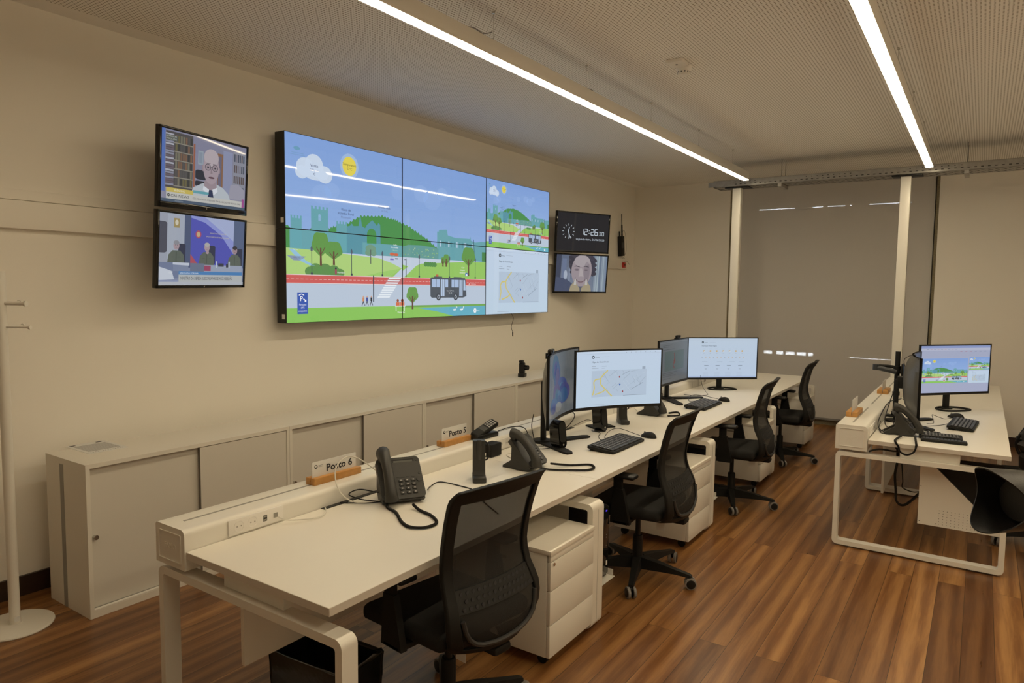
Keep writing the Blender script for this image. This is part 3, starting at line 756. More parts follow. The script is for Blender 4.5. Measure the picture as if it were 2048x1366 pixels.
def clock_face(cv, A=1.70):
    cv.rect(0, 0, 1, 1, '1b1310', 0)
    W_ = 'ccd8e4'
    cx, cy = .215, .49
    for k in range(12):
        a = 2*PI*k/12; r0, r1 = .15, .20
        cv.line([(cx+math.sin(a)*r0/A, cy-math.cos(a)*r0), (cx+math.sin(a)*r1/A, cy-math.cos(a)*r1)], .009, .012, W_, 2)
    a = math.radians(12*30+13); cv.line([(cx-math.sin(a)*.03/A, cy+math.cos(a)*.03), (cx+math.sin(a)*.12/A, cy-math.cos(a)*.12)], .011, .016, W_, 3)
    a = math.radians(26*6+3); cv.line([(cx-math.sin(a)*.04/A, cy+math.cos(a)*.04), (cx+math.sin(a)*.20/A, cy-math.cos(a)*.20)], .009, .012, W_, 3)
    a = math.radians(180); cv.line([(cx, cy-.05), (cx, cy+.18)], .004, .006, 'a8b4c0', 4)
    segs = {'0':'abcdef', '1':'bc', '2':'abged', '3':'abgcd', '6':'afgedc'}
    def digit(ch, x, y, w_, h_, t):
        q = {'a':((0,0),(1,0)), 'b':((1,0),(1,.5)), 'c':((1,.5),(1,1)), 'd':((0,1),(1,1)), 'e':((0,.5),(0,1)), 'f':((0,0),(0,.5)), 'g':((0,.5),(1,.5))}
        for s_ in segs[ch]:
            (a0,b0),(a1,b1) = q[s_]; cv.line([(x+a0*w_, y+b0*h_), (x+a1*w_, y+b1*h_)], t/A, t, W_, 3)
    for ch, x in (('1', .455), ('2', .525), ('2', .650), ('6', .725)): digit(ch, x, .40, .052, .155, .020)
    cv.rect(.606, .43, .618, .455, W_, 3); cv.rect(.606, .50, .618, .525, W_, 3)
    for ch, x in (('3', .808), ('0', .868)): digit(ch, x, .465, .038, .09, .013)
    cv.text('segunda-feira, 26/06/2023', .36, .70, .052, W_, 3, A, width=.56)

def film(cv, A=1.70):
    cv.grad(0, 0, 1, 1, '5c6880', '7a8498', 6, 0)
    cv.rect(0, 0, .10, 1, '3c4258', 1); cv.rect(.12, .1, .2, .95, '6a7898', 1); cv.ell(.19, .55, .035, .13, 'a8b4c8', 2); cv.rect(.25, .2, .28, .95, '8490a8', 1)
    cv.poly([(.0,.6),(.20,.65),(.34,.80),(.34,1),(0,1)], '47506c', 2)
    for k in range(10): cv.rect(.72+k*.028, 0, .745+k*.028, 1, ['6c7c90','8a98a8','9cacb8','8494a4','7888a0'][k % 5], 1)
    cv.rect(.82, 0, .84, 1, 'a8b8c0', 2)
    # hair, head
    cv.ell(.49, .20, .25, .38, '443e48', 3, 26); cv.ell(.33, .32, .05, .22, '3c3640', 3); cv.ell(.68, .26, .07, .26, '443e4c', 3); cv.ell(.72, .42, .05, .16, '403a46', 3)
    cv.ell(.50, .42, .20, .44, 'a09298', 4, 32); cv.ell(.50, .16, .155, .16, 'ada2a6', 5, 22); cv.ell(.60, .45, .06, .28, '8d8088', 5, 20)
    cv.poly([(.46,.36),(.505,.36),(.545,.60),(.49,.63),(.45,.60)], 'b4a8aa', 6); cv.ell(.497, .61, .045, .03, 'a09298', 7)
    for x in (.405, .585):
        cv.ell(x, .40, .048, .035, '8a7c84', 7, 16); cv.ell(x, .405, .034, .012, '4a4048', 8, 12); cv.poly([(x-.06,.32),(x-.02,.285),(x+.05,.31),(x+.05,.33),(x-.02,.31)], '4c424c', 8)
    cv.line([(.40,.675),(.43,.715),(.47,.738),(.51,.738),(.55,.715),(.58,.675)], .012, .020, '6c4a50', 9); cv.line([(.44,.755),(.49,.768),(.54,.755)], .014, .02, '94787c', 8)
    for k in range(12): cv.ell(.27+.035*(k%3)+.012*k/3, .06+.045*k, .035, .05, '3a343e', 3, 9); cv.ell(.70+.03*(k%3), .06+.04*k, .035, .05, '3e3844', 3, 9)
    cv.line([(.39,.60),(.37,.70)], .006, .008, '7c6e76', 8); cv.line([(.60,.60),(.63,.70)], .006, .008, '7c6e76', 8)
    # yellowish gloved fists under the chin
    for x, s_ in ((.39, 1), (.60, -1)):
        cv.poly([(x-.11*s_,1.0),(x-.09*s_,.85),(x-.03*s_,.74),(x+.03*s_,.80),(x+.09*s_,.92),(x+.09*s_,1.0)], 'a89a78', 9)
        cv.poly([(x-.03*s_,.82),(x-.015*s_,.66),(x+.012*s_,.68),(x+.02*s_,.82)], 'c0bcb4', 10)
    cv.rect(.46, .86, .53, 1, '5c5c68', 8)

def disp_rot(yaw, tilt=0.0, roll=0.0):
    """euler for a display whose face (local -Y) points along yaw degrees from +X, tilted down"""
    return (math.radians(tilt), math.radians(-roll), math.radians(yaw + 90))

# ================================================================== ROOM
WX, RX, FY, BY, CZ = -4.33, 2.05, -2.2, 9.6, 3.21
def struct(o): o['kind'] = 'structure'; return o
struct(boxobj('floor', 'floor', (WX-.15, RX+.15, FY-.15, BY+.9, -.1, 0), smooth=False))
struct(boxobj('ceiling', 'ceiling', (WX-.15, RX+.15, FY-.15, BY+.9, CZ, CZ+.1), smooth=False))
struct(boxobj('wall_left', 'wall', (WX-.15, WX, FY, BY+.15, 0, CZ), smooth=False))
struct(boxobj('wall_right', 'wall', (RX, RX+.15, FY, BY+.15, 0, CZ), smooth=False))
struct(boxobj('wall_front', 'wall', (WX, RX, FY-.15, FY, 0, CZ), smooth=False))
# back wall with the window recess between x=-2.93 and -.49
NX0, NX1, NZ1, BD = -2.925, -.485, 3.18, .42
b = MB().m('wall'); b.box(WX, NX0, BY, BY+.9, 0, CZ); b.box(NX1, RX, BY, BY+.9, 0, CZ); b.box(NX0, NX1, BY, BY+.9, NZ1, CZ)
struct(b.build('wall_back', smooth=False))
# rough unplastered reveals either side of the blind
b = MB().m('stone'); b.box(NX0, NX0+.035, BY+.02, BY+BD, 0, NZ1); b.box(NX1-.03, NX1, BY+.015, BY+BD, 0, NZ1); b.box(NX0, NX1, BY+.10, BY+.16, 0, .07)
struct(b.build('trim_1', smooth=False))
# skirting
struct(boxobj('baseboard_left', 'skirt', (WX, WX+.018, FY, BY, 0, .11)))
b = MB().m('skirt'); b.box(WX, NX0, BY-.018, BY, 0, .11); b.box(NX1, RX, BY-.018, BY, 0, .11); struct(b.build('baseboard_back'))
# long installation duct on the left wall
b = MB().m('wall'); b.box(WX+.0005, WX+.045, FY, 9.28, 2.015, 2.165, bev=.004); b.box(WX+.0005, WX+.018, FY, 3.2, 2.17, 2.225, bev=.003)
tag(b.build('cable_duct'), 'long white cable duct running along the left wall behind the screens', 'cable duct')

# window behind the blind: frame, shutters with light slots, glass
def window():
    y = BY+BD
    b = MB().m('shutter')
    zt = 2.62; x0, x1 = NX0+.03, NX1-.03
    # slots are openings in the shutter wall; solid bands around them
    zs = [(0, .60), (.645, 2.40), (2.418, NZ1)]
    lows = [(-2.51,-2.40),(-2.345,-2.25),(-2.22,-2.10),(-2.075,-1.955),(-1.93,-1.865),(-1.42,-1.21),(-1.20,-1.08),(-1.07,-.92)]
    lows2 = [(-.98, -.86), (-.85, -.70), (-.69, -.56)]
    ups = [(-2.65,-2.175),(-1.955,-1.48),(-1.276,-.80)]
    # full bands
    b.box(x0, x1, y, y+.03, 0, .855); b.box(x0, x1, y, y+.03, .90, 2.845); b.box(x0, x1, y, y+.03, 2.858, NZ1)
    def fill(openings, za, zb):
        c = x0
        for a, d in openings:
            if a > c: b.box(c, a, y, y+.03, za, zb)
            c = d
        b.box(c, x1, y, y+.03, za, zb)
    fill(lows[:5], .855, .90) if False else None
    c = x0
    for k, (a, d) in enumerate(lows):
        b.box(c, a, y, y+.03, .855, .90); c = d
        if k > 4: b.box(a, d, y, y+.03, .872, .90); b.box(a, d, y, y+.03, .855, .862)
    b.box(c, x1, y, y+.03, .855, .90); fill(ups, 2.845, 2.858)
    # raised framing of the shutter leaves
    for a in (x0, -2.74, -1.82, -1.55, -.75, x1-.05): b.box(a, a+.055, y-.02, y, .02, NZ1)
    for z in (1.95, 2.15): b.box(x0, x1, y-.015, y, z, z+.05)
    struct(b.build('window_1', smooth=False))
    g = MB().m('glass'); g.box(x0, x1, y+.10, y+.106, .1, NZ1-.1); g.build('pane', bpy.data.objects['window_1'], smooth=False)
window()
# roller blind
bl = thing('roller_blind', 'grey screen fabric roller blind covering the far window', 'blind', (0, BY+.06, 0))
b = MB().m('blind'); b.box(NX0+.04, NX1-.045, 0, .0012, .095, 3.16); b.build('fabric', bl, smooth=False)
boxobj('bottom_bar', 'grey', (NX0+.055, NX1-.045, -.012, .014, .068, .097), bl, bev=.004)
b = MB().m('grey'); b.cyl((NX0+.04, .03, 3.145), (NX1-.03, .03, 3.145), .028); b.build('roller_tube', bl)

# white service posts from the desks to the tray
def post(x, label, z0):
    t = thing('service_post', label, 'post', (x, 8.30, 0), group='white service posts')
    b = MB().m('white_metal'); b.box(-.047, .047, -.047, .047, z0, 2.925, bev=.006)
    b.m('grey_gap'); b.box(.047, .0485, -.004, .004, z0+.02, 2.91); b.build('pole', t)
    b = MB().m('black'); 
    b.box(-.13, .15, -.075, .075, 2.918, 2.931, bev=.004); b.build('collar', t)
    return t
post(-2.447, 'white square service post rising from the long left desk row', .8255)
post(-.722, 'white square service post rising from the right-hand desk', .8385)

# galvanised cable tray
tr = thing('cable_tray', 'galvanised steel cable tray hanging below the ceiling in front of the blind', 'cable tray', (0, 8.19, 2.932))
b = MB().m('galv'); TX0, TX1 = -2.70, RX-.02
b.box(TX0, TX1, 0, .30, 0, .0025); b.box(TX0, TX1, 0, .003, 0, .075); b.box(TX0, TX1, .297, .30, 0, .075)
b.box(TX0, TX1, 0, .012, .073, .076)
b.m('galvdark')
k = 0; x = TX0+.03
while x < TX1-.03:
    b.box(x, x+.022, -.0012, 0, .020, .028)
    if int(k/9) % 2 == 0: b.box(x, x+.012, -.0012, 0, .048, .055)
    b.prism([(x, .05), (x+.008, .05), (x+.045, .13), (x+.037, .13)], -.0012, 0, 'z')
    b.prism([(x, .18), (x+.008, .18), (x+.045, .26), (x+.037, .26)], -.0012, 0, 'z')
    x += .055; k += 1
b.build('tray_body', tr, smooth=False)
b = MB().m('galv'); b.box(TX0-.06, TX0+.25, -.003, .0, .005, .06); b.box(TX0+.0, TX0+.02, 0, .30, .0, .06); b.build('splice_plate', tr, smooth=False)
for xx in (-1.95, -.2, 1.2):
    b = MB().m('galv'); b.tube([(xx, .06, 0), (xx, .06, CZ-2.932)], .004, 6); b.tube([(xx, .24, 0), (xx, .24, CZ-2.932)], .004, 6)
    b.box(xx-.02, xx+.02, -.01, .31, -.035, -.002); b.build('hanger', tr)

# linear lights
def linear(x, y0, y1, label, cables, name='linear_light'):
    t = thing(name, label, 'ceiling light', (x, 0, 2.96), group='suspended linear ceiling lights')
    b = MB().m('white_metal'); hw, h = .034, .085
    b.box(-hw, hw, y0, y1, .012, h, bev=.002); b.box(-hw, -hw+.004, y0, y1, 0, .014); b.box(hw-.004, hw, y0, y1, 0, .014); b.box(-hw, hw, y1-.003, y1, 0, .014)
    b.build('housing', t)
    b = MB().m('lamp'); b.box(-hw+.004, hw-.004, y0+.01, y1-.003, -.004, .0125); b.build('diffuser', t, smooth=False)
    for i, y in enumerate(cables):
        b = MB().m('chrome'); b.tube([(0, y, h), (0, y, CZ-2.96)], .0014, 6); b.cyl((0, y, h), (0, y, h+.025), .005, 8); b.cyl((0, y, CZ-2.96-.012), (0, y, CZ-2.96), .008, 8)
        b.build('suspension_wire', t)
    return t
l1 = linear(-2.262, .7, 7.97, 'long suspended linear light above the left desk row', [.97, 2.05, 3.13, 4.19, 5.28, 6.40, 7.45])
b = MB().m('grey'); b.tube(spline([(-.0, 2.86, .09), (.01, 2.94, .105), (.015, 3.02, .10), (.0, 3.12, .14)]), .003, 6); b.build('power_lead', l1); b = MB().m('grey'); b.tube(spline([(.0, 4.19, .10), (.02, 4.24, .095), (.0, 4.32, .088)]), .003, 6); b.build('power_lead', l1)
l2 = linear(-.505, .5, 8.03, 'suspended linear light above the right-hand desk', [.6, 1.68, 2.76, 3.84, 4.90, 6.0, 7.1])
fill_light = linear(1.25, .5, 6.3, 'added linear fill light along the right wall, out of frame', [.6, 2.76, 4.90, 6.1])  # added unseen fill light, only there to brighten the room

# smoke detector
sd = thing('smoke_detector', 'white smoke detector on the perforated ceiling', 'smoke detector', (-1.73, 4.53, CZ))
b = MB().m('socket'); b.box(-.055, .055, -.16, -.03, -.022, 0, bev=.004); b.build('base_plate', sd)
b = MB().m('socket'); b.lathe([(.05, 0), (.052, -.018), (.045, -.030), (.04, -.045), (.036, -.056), (.0, -.058)], (0, .03, 0), (0,0,1), 24); b.build('sensor_head', sd)
b = MB().m('black')
for k in range(12):
    a = 2*PI*k/12; b.box(-.004, .004, -.0015, .0015, -.044, -.034, mx=Matrix.Translation((.0415*math.cos(a), .03+.0415*math.sin(a), 0)) @ Matrix.Rotation(a+PI/2, 4, 'Z'))
b.cyl((0, -.10, -.0222), (0, -.10, -.0235), .008, 10); b.build('vent', sd)

# ================================================================== VIDEO WALL
PW, PH = 1.2135, .685
VX, VY, VZ = -4.1635, 3.238, 1.454
cvbig = Canvas(); city(cvbig, 2*PW/(2*PH))
cvmini = Canvas(); cvmini.push(0, 0, 1, 1)
cvmini.pop(); city(cvmini, PW/PH)
cvmap = Canvas(); mapa(cvmap, PW/PH)
names = {(0,0): 'bottom left', (1,0): 'bottom middle', (2,0): 'bottom right', (0,1): 'top left', (1,1): 'top middle', (2,1): 'top right'}
what = {(0,0): 'trees, red cycle path and a parking sign', (1,0): 'a grey bus beside a pond', (2,0): 'a white street map page',
        (0,1): 'blue sky, a cloud and the sun over a castle', (1,1): 'plain blue sky above a green hill', (2,1): 'the whole city drawing in small'}
for i in range(3):
    for j in range(2):
        t = thing('display_panel', 'video wall panel, %s, showing %s' % (names[i, j], what[i, j]), 'display', (VX, VY+(i+.5)*PW, VZ+j*PH), disp_rot(0), 'six panels of the video wall')
        b = MB().m('black'); g = .0008
        b.box(-PW/2+g, PW/2-g, .001, .10, g, PH-g)
        b.box(-PW/2+g, PW/2-g, -.0045, .001, g, .0035); b.box(-PW/2+g, PW/2-g, -.0045, .001, PH-.0035, PH-g)
        b.box(-PW/2+g, -PW/2+.0035, -.0045, .001, g, PH-g); b.box(PW/2-.0035, PW/2-g, -.0045, .001, g, PH-g)
        b.build('casing', t, smooth=False)
        b = MB().m('black'); b.box(-.3, .3, .10, -(WX-VX)-.001, .15, .5); b.build('wall_bracket', t)
        if i == 0:
            b = MB().m('socket'); b.box(-PW/2-.0006, -PW/2+.0002, .012, .045, (.03 if j == 0 else .04), (.065 if j == 0 else .075)); b.build('sticker', t)
        if i < 2: cw = (i*.5, (1-j)*.5, i*.5+.5, (1-j)*.5+.5); c = cvbig
        elif j == 1: cw = (0, 0, 1, 1); c = cvmini
        else: cw = (0, 0, 1, 1); c = cvmap
        screen_mesh('screen', c, PW-.007, PH-.007, 'screen', t, cw, step=.00012, y0=0, loc=(0, 0, .0035))
# loose cable ends under the video wall
b = MB().m('black'); b.tube(spline([(VX-.05, 6.20, VZ+.01), (VX-.03, 6.22, VZ-.05), (VX-.04, 6.20, VZ-.14), (VX-.03, 6.21, VZ-.20)]), .0025, 6); b.cyl((VX-.03, 6.21, VZ-.2), (VX-.03, 6.212, VZ-.245), .006, 8)
tag(b.build('dangling_cable'), 'short black cable hanging below the right end of the video wall', 'cable')

# televisions on brackets
def tv(label, loc, yaw, tilt, roll, w_, h_, pic, chin):
    t = thing('television', label, 'television', loc, disp_rot(yaw, tilt, roll), 'bracket-mounted televisions')
    b = MB().m('black_gloss'); z0, z1 = -h_/2, h_/2; bz = .014
    b.box(-w_/2, w_/2, .002, .028, z0, z1, bev=.003)
    b.box(-w_/2, w_/2, -.006, .004, z0, z0+chin, bev=.0015); b.box(-w_/2, w_/2, -.006, .004, z1-bz, z1, bev=.0015)
    b.box(-w_/2, -w_/2+bz, -.006, .004, z0, z1, bev=.0015); b.box(w_/2-bz, w_/2, -.006, .004, z0, z1, bev=.0015)
    b.build('bezel', t)
    b = MB().m('black_matte'); b.prism([(-w_*.36, z0+.03), (w_*.36, z0+.03), (w_*.30, z1-.1), (-w_*.30, z1-.1)], .028, .062, 'y'); b.build('rear_housing', t)
    cv = Canvas(); pic(cv)
    screen_mesh('screen', cv, w_-2*bz, h_-bz-chin, 'tvscreen', t, step=.00012, y0=.0015, loc=(0, 0, z0+chin))
    b = MB().m('grey'); b.cyl((0, -.0065, z0+chin/2), (0, -.006, z0+chin/2), .005, 12); b.build('badge', t)
    # bracket arm back to the wall, in world-aligned terms
    bpy.context.view_layer.update()
    inv = (Matrix.Translation(loc) @ t.rotation_euler.to_matrix().to_4x4()).inverted()
    a = inv @ Vector((WX+.002, loc[1], loc[2]))
    b = MB().m('black_matte'); b.box(-.06, .06, .062, .075, -.1, .1); b.tube([(0, .07, 0), a], .018, 8)
    b.box(-.012, .012, -.05, .05, -.09, .09, mx=inv @ Matrix.Translation((WX+.013, loc[1], loc[2])))
    b.build('wall_bracket', t); return t
tv('upper left television showing a news interview with a bald man in glasses', (-3.988, 2.528, 2.403), 18, 4.7, 1.7, .77, .4535, news_man, .034)
tv('lower left television showing three seated men at a news panel', (-4.054, 2.544, 1.933), 17.1, 4.1, .6, .77, .4535, news_panel, .018)
tv('upper right television showing a black clock face with date', (-3.981, 7.376, 2.394), -21.9, 3.1, .1, .82, .474, clock_face, .018)
tv('lower right television showing a close-up of a smiling face', (-4.091, 7.551, 1.913), -22.9, 4.6, -.1, .82, .474, film, .020)

# radio terminal on the wall
rd = thing('wall_radio', 'black handheld radio on the wall right of the clock television', 'radio', (WX, 9.10, 2.36), (math.radians(6), 0, 0))
b = MB().m('black_matte'); b.box(.002, .055, -.062, .062, -.16, .12, bev=.008); b.m('darkgrey'); b.box(.055, .058, -.04, .04, -.05, .03); b.m('grey'); b.box(.055, .059, .03, .05, .06, .09); b.build('body', rd)
b = MB().m('black'); b.cyl((.03, .035, .12), (.03, .035, .28), .011, 10); b.cyl((.03, .035, .28), (.03, .035, .43), .006, 8); b.build('long_antenna', rd)
b = MB().m('black'); b.cyl((.03, -.05, .12), (.03, -.05, .19), .010, 10); b.build('short_antenna', rd)
b = MB().m('grey')
b.tube(spline([(.03, .02, .15), (.05, .06, .20), (.05, .11, .10), (.05, .12, -.08), (.04, .04, -.20), (.03, .0, -.30)]), .002, 5)
b.tube(spline([(.03, .02, -.16), (.04, .12, -.22), (.04, .24, -.30)]), .002, 5); b.tube(spline([(.03, .05, -.18), (.05, -.02, -.26), (.05, .10, -.24), (.03, .25, -.29)]), .002, 5)
b.build('lead', rd)
sw = thing('wall_switch', 'small red-fronted switch box on the duct below the wall radio', 'switch', (WX+.045, 9.14, 2.075))
b = MB().m('red'); b.box(0, .03, -.035, .035, -.04, .035, bev=.004); b.m('black'); b.box(.03, .034, -.012, .012, -.012, .012); b.build('body', sw)

# ================================================================== CABINETS
CX0, CX1 = -4.158, -3.7154
def cabinet(y0, y1, label, first=False, under=None):
    t = thing('sliding_door_cabinet', label, 'cabinet', (0, y0, 0), group='low white sliding-door cabinets')
    L = y1-y0; g = .001; H_ = .8083
    b = MB().m('cabinet'); tk = .022
    b.box(CX0, CX1, g, tk, 0, H_-tk); b.box(CX0, CX1, L-tk, L-g, 0, H_-tk); b.box(CX0, CX1, g, L-g, H_-tk, H_)
    b.box(CX0, CX1, tk, L-tk, .0, .035); b.box(CX0, CX0+.01, tk, L-tk, .035, H_-tk)
    b.build('body', t, smooth=False)
    m_ = L/2
    b = MB().m('cabdoor'); b.box(CX1-.045, CX1-.028, tk, m_+.03, .045, H_-tk-.004); b.build('door', t, smooth=False)
    b = MB().m('cabdoor'); b.box(CX1-.020, CX1-.004, m_, L-tk-.002, .045, H_-tk-.004); b.m('grey_gap'); b.box(CX1-.020, CX1-.0035, m_-.003, m_, .045, H_-tk-.004); b.build('door', t, smooth=False)
    b = MB().m('white_metal'); b.box(CX1-.05, CX1-.001, tk, L-tk, .035, .043); b.m('slotgrey'); b.box(CX1-.026, CX1-.022, tk, L-tk, .043, .046); b.build('track', t, smooth=False)
    b = MB().m('chrome'); b.cyl((CX1-.028, .045, .42), (CX1-.012, .045, .42), .009, 14); b.cyl((CX1-.012, .045, .42), (CX1-.002, .045, .42), .012, 14); b.build('lock', t)
    if first:
        b = MB().m('slotgrey'); b.box(CX0+.16, CX0+.20, -.0006, g, .0, H_-tk-.01); b.build('edge_strip', t, smooth=False)
seam = [1.652, 2.905, 4.232, 5.585, 6.92, 8.2]
labs = ['low white cabinet nearest the coat stand, with a printed sheet on it', 'low white cabinet behind the Posto 6 name card', 'low white cabinet behind the Posto 5 name card', 'low white cabinet under the small black camera, behind the first monitors', 'low white cabinet farthest along the left wall']
for k in range(5): cabinet(seam[k], seam[k+1], labs[k], k == 0)
# printed sheet
ps = thing('printed_sheet', 'white printed sheet lying on the nearest cabinet top', 'paper', (-4.09, 1.885, .8083))
b = MB().m('paper'); b.box(-.145, .145, -.105, .105, 0, .0015); b.build('sheet', ps, smooth=False)
b = MB().m('inkgrey')
for k in range(13): b.box(-.085+k*.014, -.079+k*.014, -.085, .085, .0015, .0018)
for k in range(14): b.box(.115, .122, -.09+k*.013, -.084+k*.013, .0015, .0018)
b.m('ink'); b.box(-.13, -.11, -.09, -.06, .0015, .0018); b.box(-.13, -.11, .05, .08, .0015, .0018); b.build('print', ps, smooth=False)
# small camera standing on the cabinet
cs = thing('small_camera', 'small black camera on the cabinet behind the first monitors', 'camera', (-3.93, 6.0, .8083), (0, 0, .3))
b = MB().m('black'); b.box(-.03, .04, -.05, .05, 0, .04, bev=.006); b.box(-.025, .03, -.035, .035, .04, .15, bev=.01); b.box(-.02, .02, -.05, .02, .15, .175, bev=.006); b.build('body', cs)
b = MB().m('black_gloss'); b.cyl((.03, 0, .10), (.07, -.01, .10), .026, 16); b.build('lens', cs)

# coat stand
ct = thing('coat_stand', 'white coat stand with round base at the left edge', 'coat stand', (-3.955, 1.405, 0))
b = MB().m('white_metal'); b.lathe([(.0, .0), (.168, .0), (.170, .004), (.168, .010), (.03, .014), (.028, .016)], (0,0,0), (0,0,1), 48); b.build('base', ct)
b = MB().m('white_metal'); b.cyl((0, 0, .012), (0, 0, 1.78), .024, 24); b.build('pole', ct)
for z, L_, r in ((1.625, .118, .009), (1.51, .135, .005)):
    for k, a in enumerate((32, 122, 212, 302)):
        d = Vector((math.cos(math.radians(a)), math.sin(math.radians(a)), 0))
        b = MB().m('white_metal'); b.cyl(d*.02+Vector((0,0,z)), d*L_+Vector((0,0,z)), r, 10); b.cyl(d*L_+Vector((0,0,z)), d*(L_+.01)+Vector((0,0,z)), r+.005, 12); b.build('peg', ct)
b = MB().m('paper'); b.box(.0245, .026, -.012, .012, .03, .055); b.build('sticker', ct)

# ================================================================== DESKS
def outlet(parent, x, y, z, face=1):
    """white power strip with two round sockets, USB pair and data port, facing +X"""
    b = MB().m('socket'); b.box(x, x+.008, y, y+.255, z, z+.062, bev=.002); b.build('power_panel', parent)
    for k in (0, 1):
        b = MB().m('socket')
        cy = y+.045+k*.062
        b.m('socket'); b.lathe([(.022, -.001), (.023, .0015), (.020, .0015), (.019, .0005)], (x+.008, cy, z+.031), (1,0,0), 24)
        b.m('slotgrey'); b.cyl((x+.008, cy-.009, z+.031), (x+.0088, cy-.009, z+.031), .003, 8); b.cyl((x+.008, cy+.009, z+.031), (x+.0088, cy+.009, z+.031), .003, 8)
        b.build('socket', parent)
    b = MB()
    b.m('black'); b.box(x+.008, x+.0085, y+.156, y+.174, z+.018, z+.043); b.m('slotgrey'); b.box(x+.008, x+.0088, y+.158, y+.172, z+.034, z+.041); b.box(x+.008, x+.0088, y+.158, y+.172, z+.020, z+.027)
    b.build('usb_port', parent)
    b = MB().m('slotgrey'); b.box(x+.008, x+.0088, y+.205, y+.225, z+.02, z+.04); b.build('data_port', parent)

def bench(name, label, x_r0, x_r1, x_d1, y0, modules, m, zt, outlets, slots, front_foot=True, leg_ov=.055, peg=True):
    t = thing(name, label, 'desk', (0, 0, 0))
    L = modules*m; xs = x_r1+.004
    for k in range(modules):
        b = MB().m('white'); b.box(xs, x_d1, y0+k*m+.0008, y0+(k+1)*m-.0008, zt-.028, zt, bev=.0012, seg=1)
        b.m('white_edge'); b.box(x_d1-.0002, x_d1+.0008, y0+k*m+.001, y0+(k+1)*m-.001, zt-.027, zt-.001)
        if k == 0: b.box(xs+.001, x_d1-.001, y0, y0+.0009, zt-.027, zt-.001)
        b.build('desktop', t)
    # raceway: rounded shoulders
    r = .022; z0, z1 = .672, .825 if x_r1 < -2 else .838
    prof = [(x_r0, z0), (x_r1, z0)] + [(x_r1-r+r*math.cos(math.radians(a)), z1-r+r*math.sin(math.radians(a))) for a in (0, 22, 45, 67, 90)] + [(x_r0+.010-.010*math.sin(math.radians(a)), z1-.010+.010*math.cos(math.radians(a))) for a in (0, 45, 90)]
    b = MB().m('white_metal'); b.prism(prof, y0+.003, y0+L-.003, 'y')
    b.build('raceway', t, ang=30)
    b = MB().m('white_metal'); b.prism(prof, y0-.004, y0+.003, 'y'); i_ = .022
    b.m('white_metal'); b.ring(rrect(x_r0+i_, x_r1-i_, z0+.02, z1-i_, .006, 3), rrect(x_r0+i_+.004, x_r1-i_-.004, z0+.024, z1-i_-.004, .004, 3), y0-.0075, y0-.004)
    # embossed lettering on the cap
    tris, wd = glyphs('FAMO'); sc = .078/wd; xc = (x_r0+x_r1)/2; vs = []
    for q in tris:
        b.prism([(xc-.039+p[0]*sc, (z0+z1)/2-.008+p[1]*sc) for p in q], y0-.0055, y0-.0038, 'y')
    b.build('end_cap', t, ang=30)
    b = MB().m('slotgrey')
    xm = x_r0*.55+x_r1*.45
    for a, c in slots: b.box(xm-.006, xm+.006, a, c, z1-.001, z1+.0006)
    b.build('cable_slot', t, smooth=False)
    b = MB().m('grey_gap')
    for k in range(1, modules): b.box(x_r0+.003, x_r1+.0006, y0+k*m-.0012, y0+k*m+.0012, z0, z1-.02)
    b.build('joint', t, smooth=False)
    for (yo, zo) in outlets: outlet(t, x_r1, yo, zo)
    # underframe
    x0, x1 = x_r0+.005, x_d1+leg_ov
    for k in range(modules+1):
        y = y0+k*m-(.0 if k == 0 else (.155 if k < modules else .075))
        d = .065 if k in (0, modules) else .12
        b = MB().m('white_metal')
        b.ring(rrect(x0, x1, .012, .655, .032, 6), rrect(x0+.03, x1-.03, .042, .625, .012, 6), y, y+d)
        if d > .1: b.m('slotgrey'); b.box(x1-.0001, x1+.0006, y+.059, y+.061, .05, .62)
        lg = b.build('leg_frame', t, ang=35)
        for xx in (x0+.16, x1-.16):
            b = MB().m('grey'); b.cyl((xx, y+d/2, 0), (xx, y+d/2, .013), .018, 14); b.build('foot', lg)
    bx0 = x_r1+.19; bx1 = x_r1+.52
    b = MB().m('white_metal'); b.box(bx0, bx1, y0+.03, y0+L-.03, .655, zt-.0285, bev=.002); b.build('support_beam', t)
    b = MB().m('white_metal'); b.box(bx1+.08, bx1+.13, y0+.25, y0+L-.2, .70, zt-.0285); b.build('front_rail', t)
    return t
YD, MD = 1.392, 1.791
left = bench('desk_row', 'long white bench desk with four workplaces in front of the video wall', -2.574, -2.381, -1.605, YD, 4, MD, .745,
    [(1.565, .752), (3.36, .752), (5.15, .752), (6.94, .752)], [(1.45, 2.06), (2.33, 3.0), (3.45, 5.2), (5.5, 8.2)])
b = MB().m('black')
for a, c in ((2.02, 2.44), (3.62, 3.80), (4.10, 4.28)):
    b = MB().m('black'); b.box(-2.376, -2.352, a, c, .7452, .7480); b.build('cable_flap', left, smooth=False)
b = MB().m('white'); b.box(-2.155, -2.137, YD+.07, YD+MD-.1, .355, .654); b.build('modesty_panel', left, smooth=False)
b = MB().m('white'); b.box(-2.155, -2.137, YD+MD+.1, YD+2*MD-.1, .355, .654); b.build('modesty_panel', left, smooth=False)
YR, MR = 5.088, 1.70
right = bench('desk_row', 'white bench desk on the right with a monitor arm and cable tangle', -.781, -.587, .190, YR, 2, 1.93, .752,
    [(5.16, .765)], [(5.20, 5.95), (6.15, 8.6)], leg_ov=.0)
for ob in right.children:
    if ob.name.startswith('leg_frame') and ob.bound_box[0][1] > 5.4 and ob.bound_box[0][1] < 8: ob.location.y = -.17
b = MB().m('white'); b.box(-.635, -.617, 6.55, 8.6, .03, .654); b.build('modesty_panel', right, smooth=False)

